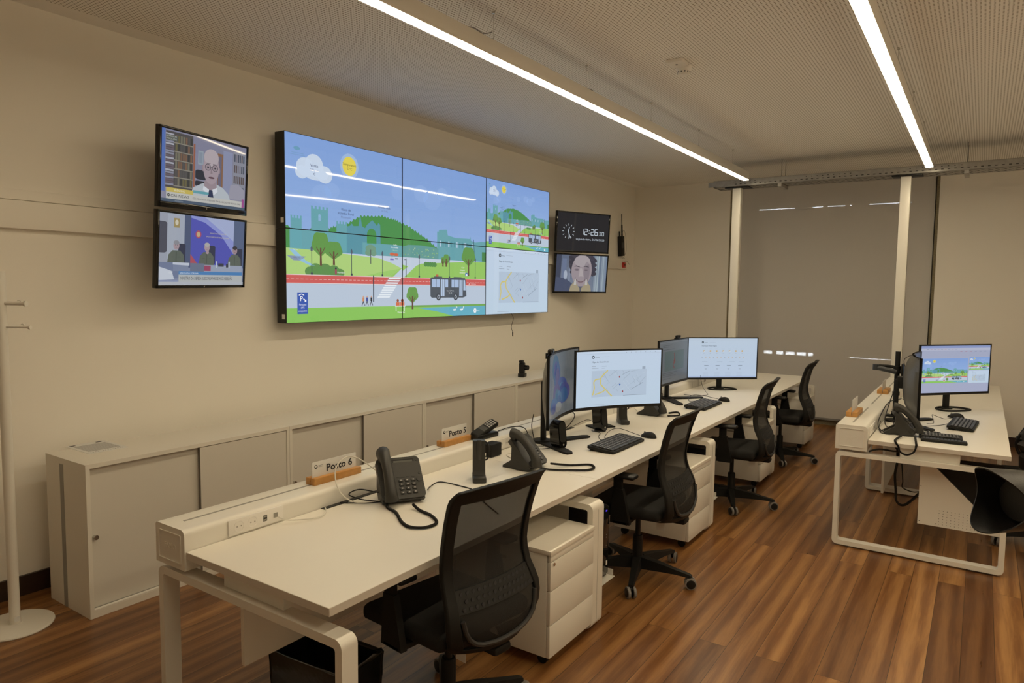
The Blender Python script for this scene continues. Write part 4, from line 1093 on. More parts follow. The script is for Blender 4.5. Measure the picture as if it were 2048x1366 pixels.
# white perforated metal cabinet side below the right desk
pp = thing('perforated_side_panel', 'white perforated steel panel with a diagonal edge under the right-hand desk', 'panel', (0, 5.24, 0))
b = MB().m('white_metal'); b.prism([(-.285, .205), (.165, .205), (.165, .235), (-.205, .600), (-.205, .654), (-.285, .654)], 0, .014, 'y'); b.m('ink')
for i in range(14):
    for j in range(6):
        x, z = -.165+i*.022, .222+j*.018
        if x+z*1.01 < .33: b.cyl((x, -.0006, z), (x, 0, z), .0022, 6)
for x, z in ((-.275, .46), (-.275, .225), (-.18, .222)): b.cyl((x, -.0008, z), (x, 0, z), .003, 8)
b.build('sheet', pp)
b = MB().m('black_matte'); b.prism([(-.20, .56), (.16, .215), (.166, .205), (.166, .654), (-.20, .654)], .016, .05, 'y'); b.build('black_lining', pp)

# drawer pedestals
def pedestal():
    t = thing('drawer_pedestal', 'white three-drawer pedestal under the near desk, behind the first chair', 'drawer unit', (0,0,0), group='white drawer pedestals')
    w_, d_, z0, z1 = .42, .54, .055, .555
    b = MB().m('white_metal'); b.box(-d_, -.02, 0, w_, z0, z1-.02, bev=.002); b.build('body', t)
    b = MB().m('white'); b.box(-d_-.002, .004, -.003, w_+.003, z1-.02, z1, bev=.0015); b.build('top_panel', t)
    b = MB().m('slotgrey'); b.box(-.0195, -.012, .004, w_-.004, z0+.004, z1-.024); b.build('shadow_gap', t)
    hs = [(z0, .205), (.209, .365), (.369, .500)]
    for k, (a, c) in enumerate(hs):
        b = MB().m('white_metal'); b.box(-.018, 0, .002, w_-.002, a, c, bev=.0015)
        dr = b.build('drawer', t)
        if k == 2:
            b = MB().m('white_metal'); b.box(-.014, -.001, .002, w_-.002, .503, .532, bev=.001); b.build('header_rail', t)
            b = MB().m('chrome'); b.cyl((0, .03, .488), (.004, .03, .488), .008, 14); b.build('lock', dr)
    b = MB().m('slotgrey'); b.box(-.30, -.24, -.004, -.001, .47, .483); b.build('handle_slot', t)
    for x, y in ((-.06, .05), (-.06, w_-.05), (-d_+.06, .05), (-d_+.06, w_-.05)):
        b = MB().m('black'); b.cyl((x, y-.012, .026), (x, y+.012, .026), .026, 18); b.box(x-.015, x+.015, y-.016, y+.016, .03, .055, bev=.003); b.build('castor', t)
    return t
ped = pedestal(); ped.location = (-1.54, 2.605, 0)
for y, lb in ((4.395, 'white three-drawer pedestal between the second and third chair workplaces'), (6.185, 'white three-drawer pedestal beside the third chair'), (8.02, 'white three-drawer pedestal at the far end of the left desk row')):
    dup(ped, (-1.54, y, 0), label=lb)

# computer towers on hanging shelves
def tower():
    t = thing('computer_tower', 'black computer tower hanging beside the first drawer pedestal', 'computer', (0,0,0), group='black computer towers')
    b = MB().m('black'); b.box(-.42, 0, 0, .175, 0, .40, bev=.006); b.build('case', t)
    b = MB().m('black_gloss'); b.box(0, .012, .004, .171, .02, .395, bev=.005); b.build('front_panel', t)
    b = MB().m('slotgrey')
    for z in (.24, .225, .18): b.box(.012, .0128, .135, .142, z, z+.004)
    b.m('paper'); b.box(.012, .0128, .14, .155, .07, .095); b.build('port', t)
    b = MB().m('blueled'); b.box(.010, .0135, .125, .14, .372, .38); b.build('indicator', t)
    return t
def shelf(y, label):
    t = thing('tower_shelf', label, 'shelf', (0, y, 0), group='white under-desk shelves')
    b = MB().m('white_metal'); b.box(-2.12, -1.60, 0, .21, .152, .156); b.box(-2.12, -1.78, 0, .003, .156, .655); b.box(-2.12, -1.61, .207, .21, .156, .19)
    b.box(-2.12, -1.78, .0, .21, .652, .655); b.build('tray', t, smooth=False)
tw = tower(); tw.location = (-1.64, 3.205, .157)
for k, y in enumerate((3.19, 4.98, 6.77)):
    shelf(y, ['white hanging shelf holding the nearest computer tower', 'white hanging shelf holding the second computer tower', 'white hanging shelf holding the farthest computer tower'][k])
    if k: dup(tw, (-1.64, y+.015, .157), label=['', 'black computer tower beside the second drawer pedestal', 'black computer tower beside the third drawer pedestal'][k])

# ================================================================== CHAIRS (face -X)
def make_chair(label):
    t = thing('office_chair', label, 'chair', (0,0,0), group='black office chairs')
    b = MB().m('black_matte'); b.lathe([(.0,.05),(.045,.055),(.05,.075),(.045,.115),(.03,.125),(.03,.24),(.026,.25)], (0,0,0), (0,0,1), 20); b.m('chrome'); b.m('black'); b.cyl((0,0,.24), (0,0,.39), .016, 14); b.build('gas_column', t)
    angs = [math.radians(-2+72*k) for k in range(5)]
    for a in angs:
        d = Vector((math.cos(a), math.sin(a), 0)); n = Vector((-d.y, d.x, 0))
        vs = []; fs = []
        b = MB().m('black_matte')
        prof = [(.035, .055, .124, .030), (.14, .062, .112, .025), (.25, .068, .094, .020), (.325, .066, .084, .017), (.340, .058, .078, .014)]
        rings = []
        for r, zb, zt_, hw in prof:
            rings.append([b.bm.verts.new(d*r + n*sx*hw + Vector((0,0,z))) for sx, z in ((-1,zb),(1,zb),(.8,zt_),(-.8,zt_))])
        for A, B_ in zip(rings, rings[1:]):
            for k in range(4): b.bm.faces.new((A[k], A[(k+1)%4], B_[(k+1)%4], B_[k]))
        b.bm.faces.new(rings[0][::-1]); b.bm.faces.new(rings[-1])
        leg = b.build('leg', t)
        c = d*.334; w0 = Matrix.Rotation(.5, 3, 'Z') @ n
        b = MB().m('black_matte'); b.cyl(c+Vector((0,0,.03)), c+Vector((0,0,.07)), .008, 10); b.tube([c+Vector((0,0,.052))-w0*.014, c+Vector((0,0,.052))+w0*.014], .012, 10)
        for sg in (-1, 1):
            p = c + Vector((0,0,.033))
            b.m('grey'); b.lathe([(.024, .008), (.033, .010), (.033, .024), (.026, .026)], p, w0*sg, 22); b.m('black'); b.lathe([(.0, .008), (.026, .008), (.026, .027), (.02, .029), (.0, .029)], p, w0*sg, 22)
        b.build('castor', leg)
    b = MB().m('black_matte'); b.box(-.13, .17, -.07, .07, .375, .425, bev=.015); b.box(.12, .30, -.045, .045, .375, .41, bev=.012); b.tube([(-.02, -.06, .39), (-.04, -.20, .385)], .006, 6); b.tube([(.04, .06, .39), (.03, .22, .385)], .006, 6)
    b.m('paper'); b.box(.15, .20, -.10, -.0985, .34, .385); b.build('mechanism', t)
    # seat
    b = MB().m('fabric'); vs = b.box(-.25, .22, -.245, .245, .425, .50, bev=.03, seg=4)
    for v in b.bm.verts:
        if v.co.x < -.18: v.co.z -= (abs(v.co.x)-.18)*.35
        if v.co.z > .46: v.co.z += -.012*(1-(v.co.y/.25)**2)
    b.build('seat', t)
    # back geometry
    def hw(z):
        pts = [(.385,.11),(.41,.175),(.44,.215),(.50,.242),(.56,.248),(.66,.232),(.74,.228),(.85,.232),(.97,.240),(1.005,.240),(1.03,.228)]
        for (a, p), (c, q) in zip(pts, pts[1:]):
            if z <= c: return p+(q-p)*max(0, (z-a))/(c-a)
        return pts[-1][1]
    def bx(z):
        pts = [(.385,.215),(.42,.265),(.48,.29),(.56,.272),(.65,.225),(.72,.205),(.80,.212),(.90,.235),(.985,.262),(1.01,.278),(1.03,.302)]
        for (a, p), (c, q) in zip(pts, pts[1:]):
            if z <= c:
                s_ = max(0, (z-a))/(c-a); return p+(q-p)*s_
        return pts[-1][1]
    def PT(u, z): return (bx(z) + .035*(1-u*u) - (.0 if z > .6 else .05*(abs(u)**3)*(0.6-z)/.2), u*hw(z), z + (.012*(1-u*u) if z > 1 else 0))
    US = [-1, -.92, -.82, -.6, -.4, -.2, 0, .2, .4, .6, .82, .92, 1]
    ZS = [.385, .40, .42, .445, .47, .50, .54, .58, .62, .655, .70, .74, .78, .82, .86, .90, .94, .975, 1.0, 1.02, 1.03]
    idx = lambda i, j: i*len(US)+j
    V = [PT(u, z) for z in ZS for u in US]
    parts = {'back_frame': [], 'back_mesh': [], 'lumbar_support': []}
    for i in range(len(ZS)-1):
        zc = (ZS[i]+ZS[i+1])/2
        for j in range(len(US)-1):
            uc = (US[j]+US[j+1])/2; q = (idx(i,j), idx(i,j+1), idx(i+1,j+1), idx(i+1,j))
            if abs(uc) > .82 or zc > .97 or zc < .455: parts['back_frame'].append(q)
            elif .58 < zc < .655: parts['lumbar_support'].append(q)
            else: parts['back_mesh'].append(q)
    def comp(fs, th, off=0):
        used = sorted({i for f in fs for i in f}); mp = {o_: n_ for n_, o_ in enumerate(used)}
        return [Vector(V[i])+Vector((off, 0, 0)) for i in used], [tuple(mp[i] for i in f) for f in fs], (th, 0, 0)
    b = MB().m('black_matte'); b.solid(*comp(parts['back_frame'], -.022, .006)); fr = b.build('back_frame', t, ang=50)
    md = fr.modifiers.new('bevel', 'BEVEL'); md.width = .005; md.segments = 2; md.limit_method = 'ANGLE'; md.angle_limit = math.radians(50)
    b = MB().m('net'); b.solid(*comp(parts['back_mesh'], -.002, -.006)); b.build('back_mesh', t, ang=60)
    b = MB().m('chairgrey'); b.solid(*comp(parts['lumbar_support'], -.008, .0)); b.m('ink')
    for r in range(3):
        for k in range(14):
            u = -.72+k*.11+(.06 if r == 1 else 0); z = .592+r*.024
            if abs(u) < .74:
                p = Vector(PT(u, z)); b.lathe([(.0, -.002), (.008, -.002), (.008, .0016), (0, .0016)], p, (1, 0, .3), 8)
    b.build('lumbar_support', t, ang=50)
    b = MB().m('darkgrey'); b.tube([Vector(PT(u, z))+Vector((.002, 0, 0)) for u, z in [(-.78,.56),(-.76,.52),(-.72,.49),(-.64,.468),(-.5,.455),(-.25,.448),(0,.446),(.25,.448),(.5,.455),(.64,.468),(.72,.49),(.76,.52),(.78,.56)]], .009, 8); b.build('lower_rim', t)
    # armrests
    for sg in (-1, 1):
        b = MB().m('black_matte')
        b.prism([(-.06, .40), (.06, .40), (.015, .60), (-.045, .60)], .275*sg-.014, .275*sg+.014, 'y'); b.box(-.05, .05, min(.10*sg, .289*sg), max(.10*sg, .289*sg), .395, .42, bev=.008)
        b.box(-.045, .01, .275*sg-.012, .275*sg+.012, .58, .665, bev=.006)
        ar = b.build('armrest', t)
        b = MB().m('black'); b.box(-.14, .09, .275*sg-.042, .275*sg+.042, .665, .69, bev=.011, seg=3); b.build('arm_pad', ar)
    return t
ch = make_chair('black mesh-back office chair nearest the viewer, below the Posto 6 desk phone')
ch.location = (-1.700, 2.085, 0); ch.rotation_euler = (0, 0, math.radians(-8))
dup(ch, (-1.655, 3.83, 0), (0, 0, math.radians(2)), 'black mesh-back office chair pulled up to the keyboard of the curved monitors')
dup(ch, (-1.625, 5.62, 0), (0, 0, math.radians(4)), 'black mesh-back office chair third along the left desk row')
dup(ch, (-1.66, 7.40, 0), (0, 0, math.radians(3)), 'black mesh-back office chair at the far end of the left desk row')
dup(ch, (.42, 5.95, 0), (0, 0, math.radians(6)), 'black office chair mostly hidden under the right-hand desk')
for o in ch.children: pass

# black bag on the hidden chair
bp_ = thing('black_bag', 'black padded bag beyond the right edge of the right-hand desk', 'bag', (.43, 5.86, .502))
b = MB().m('bagcloth')
b.lathe([(.0, 0), (.13, .0), (.175, .04), (.182, .12), (.168, .145), (.178, .20), (.165, .225), (.170, .27), (.14, .33), (.07, .375), (0, .385)], (0,0,0), (0,0,1), 28)
for v in b.bm.verts: v.co.y *= .8; v.co.x += .012*math.sin(v.co.z*60+v.co.y*9)
b.build('body', bp_)
b = MB().m('black'); b.tube(spline([(-.15, .0, .10), (-.19, .01, .2), (-.13, .0, .34)]), .010, 8); b.build('strap', bp_)

# bin
bn = thing('waste_bin', 'dark waste bin lined with a black bag under the near desk', 'bin', (-2.055, 1.765, 0), (0, 0, math.radians(4)))
def tub(b, w0, w1, h0, h1, th=.004, n=8, inner=None):
    o = [rrect(-w_, w_, -w_*.58, w_*.58, .03, n) for w_ in (w0, w1)]
    v = []
    for (pts, z) in ((o[0], h0), (o[1], h1), ([(x*(inner or .96), y*(inner or .96)) for x, y in o[1]], h1-(.006 if inner else 0)), ([(x*(.70 if inner else .93), y*(.70 if inner else .93)) for x, y in o[0]], .03 if inner else h0+.01)):
        v.append([b.bm.verts.new((x, y, z)) for x, y in pts])
    fs = []
    for A, B_ in zip(v, v[1:]):
        for k in range(len(A)): fs.append(b.bm.faces.new((A[k], A[(k+1)%len(A)], B_[(k+1)%len(A)], B_[k])))
    fs.append(b.bm.faces.new(v[-1])); fs.append(b.bm.faces.new(v[0][::-1])); b._mark(fs)
b = MB().m('socket'); tub(b, .165, .192, 0, .28); b.build('body', bn)
b = MB().m('bag'); tub(b, .198, .206, .17, .312, inner=.86)
bmesh.ops.subdivide_edges(b.bm, edges=b.bm.edges[:], cuts=2, use_grid_fill=True)
for v in b.bm.verts: v.co += Vector((random.uniform(-.0025,.0025), random.uniform(-.0025,.0025), random.uniform(-.003,.003)))
b.build('liner', bn, ang=25)

# ================================================================== MONITORS
def v_foot(b, yv, spread=.26, L_=.24, h=.012):
    """two-legged V foot, vertex at y=yv (behind), legs forward (-Y)"""
    for sg in (-1, 1):
        e = Vector((sg*spread, yv-L_, 0)); s_ = Vector((0, yv, 0)); d = (e-s_).normalized(); n = Vector((-d.y, d.x, 0))
        pts = [s_+n*.045, s_-n*.045, e-n*.030-d*.03, e-n*.018, e+n*.018, e+n*.030-d*.03]
        b.prism([(p.x, p.y) for p in pts], 0, h, 'z')
    b.cyl((0, yv+.01, 0), (0, yv+.01, h+.006), .06, 24)
def monitor(label, loc, yaw, w_, h_, pic, bend=0.0, zc=0, mt='monscreen', foot='v', dead=None, tilt=0, zdesk=.745, shell='black_matte', cam_=False, name='monitor', fy=.085):
    t = thing(name, label, 'monitor', (loc[0], loc[1], zdesk), disp_rot(yaw), 'desk monitors')
    zb = loc[2]-zdesk-h_/2; N = 24
    def Y(u): return -bend*(2*u-1)**2
    b = MB().m('black'); bz, chin = .010, .020
    def strip(x0, x1, z0, z1, y0, y1):
        V = []; F = []
        for k in range(N+1):
            x = x0+(x1-x0)*k/N; yy = Y(x/w_+.5)
            V += [(x, yy+y0, z0), (x, yy+y0, z1)]
        for k in range(N): F.append((2*k, 2*k+2, 2*k+3, 2*k+1))
        b.solid(V, F, (0, y1-y0, 0))
    strip(-w_/2, w_/2, zb, zb+chin, -.004, .012); strip(-w_/2, w_/2, zb+h_-bz, zb+h_, -.004, .012)
    strip(-w_/2, -w_/2+bz, zb, zb+h_, -.004, .012); strip(w_/2-bz, w_/2, zb, zb+h_, -.004, .012)
    strip(-w_/2, w_/2, zb, zb+h_, .001, .014)
    b.build('bezel', t, ang=30)
    b = MB().m(shell)
    V = []; F = []; KX, KZ = 14, 8
    for i in range(KZ+1):
        for k in range(KX+1):
            u, v = k/KX, i/KZ
            bul = (1-abs(2*u-1)**3.0)*(1-abs(2*v-1)**3.0)
            V.append(((u-.5)*w_*.985, Y(u)+.0145+.050*bul, zb+.003+v*(h_-.006)))
    for i in range(KZ):
        for k in range(KX): q = i*(KX+1)+k; F.append((q, q+1, q+KX+2, q+KX+1))
    b.solid(V, F, (0, -.001, 0)); b.build('rear_shell', t, ang=60)
    cv = Canvas(); pic(cv)
    screen_mesh('screen', cv, w_-2*bz, h_-bz-chin, mt, t, bend=bend*.96, step=.00010, y0=-.0008, loc=(0, 0, zb+chin))
    st = MB().m('black_matte'); st.box(-.024, .024, fy-.014, fy+.014, .008, zb+h_*.55, bev=.004); st.box(-.04, .04, .04, fy, zb+h_*.40, zb+h_*.60, bev=.005); st.build('stand', t)
    b = MB().m('black_matte')
    if foot == 'v': v_foot(b, fy)
    elif foot == 'plate': b.box(-.09, .09, fy-.06, fy+.06, 0, .010, bev=.004)
    else: b.tube(spline([(-.13, -.05, .008), (-.11, .06, .008), (0, .11, .008), (.11, .06, .008), (.13, -.05, .008), (0, -.08, .008)], 8, True), .008, 8, closed=True); b.cyl((0, fy, 0), (0, fy, .012), .05, 20)
    b.build('foot', t)
    return t
m1b = monitor('curved monitor seen from the side, showing a dim blue swirl', (-2.20, 3.775, 1.118), 15.5, .745, .435, bloom, bend=.045, mt='offscreen', shell='backshell', fy=.09)
m1 = monitor('curved monitor showing a white map page, beside the dim one', (-2.045, 4.315, 1.118), -32.5, .69, .405, mapa, bend=.028, foot='plate', fy=.21)
m2b = monitor('angled monitor showing a dim red map, behind the curved pair', (-2.265, 5.94, 1.09), -1, .68, .40, webmap, mt='offscreen', fy=.06)
m2 = monitor('monitor showing a page of weather icons, farthest on the left desks', (-2.112, 6.859, 1.056), -49, .73, .42, meteo, foot='ring', fy=.07)
m3 = monitor('monitor on the right-hand desk showing the city drawing', (-.164, 6.839, 1.093), -41.5, .73, .42, desktop_city, foot='ring', fy=.07, zdesk=.752)
def dark(cv): cv.rect(0, 0, 1, 1, '14181c', 0)
m3b = monitor('curved monitor on the right-hand desk seen edge-on from behind', (-.405, 5.95, 1.055), 4, .72, .43, dark, bend=.05, mt='offscreen', shell='backshell', fy=.10, zdesk=.752)

# webcams
def webcam(loc, yaw, label):
    t = thing('webcam', label, 'webcam', loc, disp_rot(yaw), 'webcams clipped on monitors')
    b = MB().m('black'); b.box(-.045, .045, -.012, .012, .004, .030, bev=.009, seg=3); b.build('body', t)
    b = MB().m('black_gloss'); b.cyl((0, -.012, .017), (0, -.016, .017), .009, 14); b.build('lens', t)
    b = MB().m('black'); b.box(-.018, .018, -.008, .03, -.002, .004); b.box(-.018, .018, .024, .03, -.03, 0); b.build('clip', t)
webcam((-2.128, 3.567, 1.337), 15.5, 'small black webcam clipped on the nearest curved monitor')
webcam((-2.262, 6.02, 1.293), -1, 'small black webcam clipped on the dim map monitor')

# ================================================================== DESK ITEMS
ZL = .7452
def phone(label, loc, rz, coil, sc=1.0):
    """desk phone; faces local -Y"""
    t = thing('desk_phone', label, 'telephone', loc, (0, 0, rz), 'black desk phones')
    A = math.radians(47)   # face slope
    R_ = Matrix.Translation((0, -.03, .02)) @ Matrix.Rotation(A, 4, 'X')
    b = MB().m('phone')    # face plate lies in local xy then tilted
    b.prism(rrect(-.095, .095, 0, .195, .018, 5), -.012, .012, 'z', mx=R_)
    b.prism([(-.02, .008), (-.035, .02), (.07, .155), (.085, .15), (.09, .05), (.06, .005)], -.09, .09, 'x')
    b.build('body', t)
    for x in (-.07, .045):
        b = MB().m('phone'); b.prism([(.05, .0), (.155, .0), (.155, .012), (.08, .06), (.05, .06)], x, x+.022, 'x'); b.build('stand_foot', t)
    b = MB().m('black'); b.box(-.026, .070, .104, .184, .012, .0130, mx=R_); b.m('lcd'); b.box(-.020, .064, .112, .178, .0130, .0138, mx=R_); b.build('display', t)
    b = MB().m('key')
    for r in range(4):
        for c in range(3): b.box(-.013+c*.027, .007+c*.027, .019+r*.019, .032+r*.019, .012, .0168, bev=.003, mx=R_)
    for k in range(4): b.box(-.02+k*.022, -.006+k*.022, .097, .101, .012, .0145, mx=R_)
    for k in range(5): b.cyl(R_ @ Vector((.083, .110+k*.016, .012)), R_ @ Vector((.083, .110+k*.016, .0155)), .005, 8)
    b.cyl(R_ @ Vector((.078, .085, .012)), R_ @ Vector((.078, .085, .016)), .013, 16)
    b.build('keypad', t)
    b = MB().m('keyprint')
    for r in range(4):
        for c in range(3): b.box(-.006+c*.027, .000+c*.027, .0235+r*.019, .0280+r*.019, .0168, .0171, mx=R_)
    b.build('key_marking', t, smooth=False)
    # handset along the left of the face
    hs = spline([(-.060, -.010, .026), (-.062, .015, .045), (-.062, .06, .056), (-.062, .11, .060), (-.062, .16, .055), (-.062, .195, .042), (-.060, .215, .024)], 6)
    b = MB().m('phone'); n = len(hs)
    rr = [.031 - .009*math.sin(PI*i/(n-1)) for i in range(n)]
    b.tube([R_ @ Vector(p) for p in hs], rr, 12)
    b.cyl(R_ @ Vector((-.061, .012, .014)), R_ @ Vector((-.061, .012, .04)), .024, 16); b.cyl(R_ @ Vector((-.061, .192, .014)), R_ @ Vector((-.061, .192, .04)), .024, 16)
    b.build('handset', t)
    for c_ in t.children:
        for v_ in c_.data.vertices: v_.co *= sc
    if coil:
        pts = spline(coil, 14); inv = (Matrix.Translation(loc) @ Matrix.Rotation(rz, 4, 'Z')).inverted()
        b = MB().m('black'); hel = []
        b.tube([inv @ Vector(p) for p in pts], .0052, 10)
        # ribs of the coil
        d = 0; last = Vector(pts[0])
        for i in range(1, len(pts)):
            p, q = Vector(pts[i-1]), Vector(pts[i]); L_ = (q-p).length; m_ = max(1, int(L_/.0042))
            for k in range(m_):
                c = p.lerp(q, k/m_); tt = (q-p).normalized()
                b.lathe([(.0052, -.0013), (.0070, 0), (.0052, .0013)], inv @ c, (inv.to_3x3() @ tt), 10, cap=False)
        b.build('coiled_cord', t)
    return t
Zc = ZL+.0075
def P2(l, z=Zc): return [(x, y, z) for x, y in l]
phone('black desk phone with screen beside the Posto 6 name card', (-2.15, 2.30, ZL), math.radians(58),
      P2([(-2.16, 2.21)], .77)+P2([(-2.136, 2.19), (-2.058, 2.16), (-1.955, 2.086), (-1.886, 2.061), (-1.832, 2.093), (-1.83, 2.162), (-1.91, 2.22), (-1.993, 2.243)])+P2([(-2.05, 2.26)], .765), 1.08)
phone('black desk phone seen from its side, beside the headset dock', (-1.99, 3.165, ZL), math.radians(92),
      P2([(-1.95, 3.14)], .765)+P2([(-1.89, 3.175), (-1.797, 3.231), (-1.721, 3.287), (-1.717, 3.355), (-1.77, 3.397), (-1.85, 3.324)])+P2([(-1.92, 3.23)], .77))
phone('black desk phone half hidden by the curved map monitor', (-2.07, 5.13, ZL), math.radians(95), P2([(-1.98, 5.10), (-1.92, 5.18), (-1.98, 5.30), (-2.02, 5.22)]))
phone('black desk phone on the right desk with its cord hanging over the edge', (-.375, 5.46, .7522), math.radians(95),
      [(-.41, 5.30, .765), (-.43, 5.15, .762), (-.42, 5.075, .757), (-.403, 5.062, .735), (-.393, 5.058, .706), (-.355, 5.056, .690), (-.317, 5.058, .712), (-.305, 5.066, .75), (-.31, 5.12, .763), (-.33, 5.32, .768)])

def keyboard(label, loc, rz, L_=.44, D_=.155, rows=6, cols=19, group='black keyboards'):
    t = thing('keyboard', label, 'keyboard', loc, (0, 0, rz), group)
    R_ = Matrix.Rotation(math.radians(5), 4, 'X')
    b = MB().m('black_matte'); b.prism(rrect(-L_/2, L_/2, -D_/2, D_/2, .010, 4), .004, .020, 'z', mx=R_ @ Matrix.Translation((0, 0, .004))); b.build('body', t)
    b = MB().m('key'); kw, kd = (L_-.03)/cols, (D_-.03)/rows
    for r in range(rows):
        for c in range(cols):
            if r == 0 and 4 < c < 10:
                if c == 5: b.box(-L_/2+.015+5*kw, -L_/2+.015+10*kw-.003, -D_/2+.012, -D_/2+.012+kd-.003, .024, .031, bev=.0015, seg=1, mx=R_)
                continue
            x, y = -L_/2+.015+c*kw, -D_/2+.012+r*kd
            b.box(x, x+kw-.003, y, y+kd-.003, .024, .031, bev=.0015, seg=1, mx=R_)
    b.build('keys', t)['kind'] = 'stuff'
    b = MB().m('keyprint')
    for r in range(1, rows):
        for c in range(cols):
            x, y = -L_/2+.015+c*kw, -D_/2+.012+r*kd; b.box(x+kw*.25, x+kw*.5, y+kd*.35, y+kd*.6, .031, .0313, mx=R_)
    b.build('key_marking', t, smooth=False)
    b = MB().m('black')
    for sg in (-1, 1): b.box(sg*L_*.42-.012, sg*L_*.42+.012, D_/2-.02, D_/2-.010, 0, .022)
    for sg in (-1, 1): b.box(sg*L_*.42-.012, sg*L_*.42+.012, -D_/2+.008, -D_/2+.018, 0, .006)
    b.build('foot', t); return t
keyboard('black keyboard in front of the two curved monitors', (-1.865, 3.945, ZL), math.radians(90), .46, .18)
keyboard('black keyboard in front of the dim red map monitor', (-1.925, 5.76, ZL), math.radians(90), .46, .18)
keyboard('black keyboard on the right desk beside the mouse', (-.075, 6.04, .7522), math.radians(86), .45, .165)
keyboard('black keyboard lying near the front edge of the right desk', (-.19, 5.42, .7522), math.radians(4), .25, .12, 5, 11)
rm = thing('numeric_keypad', 'slim black keypad at the front edge of the right desk', 'keypad', (-.165, 5.30, .7522), (0, 0, math.radians(3)))
b = MB().m('black_matte'); b.box(-.13, .13, -.035, .035, 0, .018, bev=.006); b.build('body', rm)
b = MB().m('key')
for r in range(3):
    for c in range(12): b.box(-.12+c*.02, -.104+c*.02, -.027+r*.019, -.012+r*.019, .018, .022)
b.build('keys', rm)

def mouse(label, loc, rz):
    t = thing('mouse', label, 'computer mouse', loc, (0, 0, rz), 'black computer mice')
    b = MB().m('black_matte'); n, mN = 16, 8; rings = []
    for j in range(mN+1):
        ph = PI/2*j/mN; r = math.cos(ph); z = math.sin(ph)
        rings.append([b.bm.verts.new((.034*r*math.cos(2*PI*k/n), .058*r*math.sin(2*PI*k/n), .002+.036*z*(1-.25*math.sin(2*PI*k/n)*r))) for k in range(n)])
    fs = []
    for A, B_ in zip(rings, rings[1:]):
        for k in range(n): fs.append(b.bm.faces.new((A[k], A[(k+1)%n], B_[(k+1)%n], B_[k])))
    fs.append(b.bm.faces.new(rings[0][::-1])); b._mark(fs); b.build('body', t, ang=80)
    b = MB().m('grey'); b.cyl((-.003, .030, .031), (.003, .030, .031), .007, 12); b.build('scroll_wheel', t)
mouse('black mouse beside the keyboard of the curved monitors', (-1.80, 4.30, ZL), math.radians(80))
mouse('black mouse beside the keyboard of the dim map monitor', (-1.865, 6.14, ZL), math.radians(70))
mouse('black mouse behind the keyboard on the right desk', (-.13, 6.42, .7522), math.radians(80))

def speaker(label, loc, rz):
    t = thing('speaker', label, 'speaker', loc, (0, 0, rz), 'black desktop speakers')
    b = MB().m('black_gloss'); vs = []
    b.prism(rrect(-.036, .036, .008, .175, .030, 8), -.035, .045, 'y')
    for v in b.bm.verts:
        v.co.x *= 1-.15*abs(v.co.z-.09)/.09; v.co.y += (v.co.z-.09)*.12
    b.build('cabinet', t, ang=50)
    b = MB().m('black_matte'); b.prism(rrect(-.028, .028, .045, .165, .024, 8), -.040, -.0365, 'y')
    for v in b.bm.verts: v.co.y += (v.co.z-.09)*.12
    b.build('grille', t, ang=50)
    b = MB().m('chrome'); b.cyl((.0, -.0465, .03), (.0, -.041, .03), .006, 12); b.m('black'); b.build('volume_knob', t)
    b = MB().m('black'); b.lathe([(.0, 0), (.042, 0), (.040, .008), (0, .010)], (0, 0, 0), (0,0,1), 24); b.build('base', t)
speaker('black desktop speaker in front of the dim curved monitor', (-2.125, 3.665, ZL), math.radians(75))
speaker('black desktop speaker below the curved map monitor', (-2.16, 4.30, ZL), math.radians(75))

def dock(label, loc, rz):
    t = thing('headset_dock', label, 'headset dock', loc, (0, 0, rz), 'black headset docks')
    b = MB().m('phone'); b.box(-.034, .034, -.085, .045, 0, .030, bev=.007); b.prism([(-.034, .02), (.045, .02), (.045, .20), (-.005, .20), (-.015, .06)], -.031, .031, 'x'); b.build('base', t)
    b = MB().m('phone'); b.box(-.012, .012, -.012, .02, .10, .205, bev=.004); b.build('charging_slot', t)
    b = MB().m('chrome'); b.cyl((.031, .012, .125), (.036, .012, .125), .008, 12); b.build('badge', t)
    b = MB().m('black'); b.tube(spline([(.02, .03, .2), (.05, .02, .17), (.045, .0, .11), (.02, -.0, .10)]), .004, 8); b.build('lead', t)
dock('black headset dock on the desk in front of the Posto 5 card', (-2.10, 2.815, ZL), math.radians(40))
dock('black headset dock half hidden behind the curved map monitor', (-2.16, 4.66, ZL), math.radians(40))

# DECT handset lying in its cradle on the raceway
dc = thing('cordless_phone', 'black cordless phone in its cradle on the raceway beside Posto 5', 'telephone', (-2.455, 3.335, .8252), (0, 0, math.radians(88)))
b = MB().m('black'); b.box(-.10, .10, -.04, .04, 0, .03, bev=.008); b.build('cradle', dc)
R_ = Matrix.Translation((0, 0, .045)) @ Matrix.Rotation(math.radians(-16), 4, 'Y') @ Matrix.Rotation(math.radians(22), 4, 'X')
b = MB().m('black_matte'); b.box(-.095, .115, -.032, .032, -.014, .020, bev=.012, seg=3, mx=R_); b.build('handset', dc)
b = MB().m('keyprint')
for r in range(4):
    for c in range(3): b.box(.025+r*.019, .037+r*.019, -.022+c*.016, -.012+c*.016, .020, .0215, mx=R_)
b.m('darkgrey'); b.box(-.03, .012, -.022, .022, .020, .0208, mx=R_); b.build('keypad', dc)
# black adapter plugged at the raceway
ad = thing('power_adapter', 'black power adapter plugged into the raceway below the cordless phone', 'power adapter', (-2.3809, 3.21, .7475))
b = MB().m('black_matte'); b.box(.001, .075, 0, .105, 0, .075, bev=.006); b.build('body', ad)

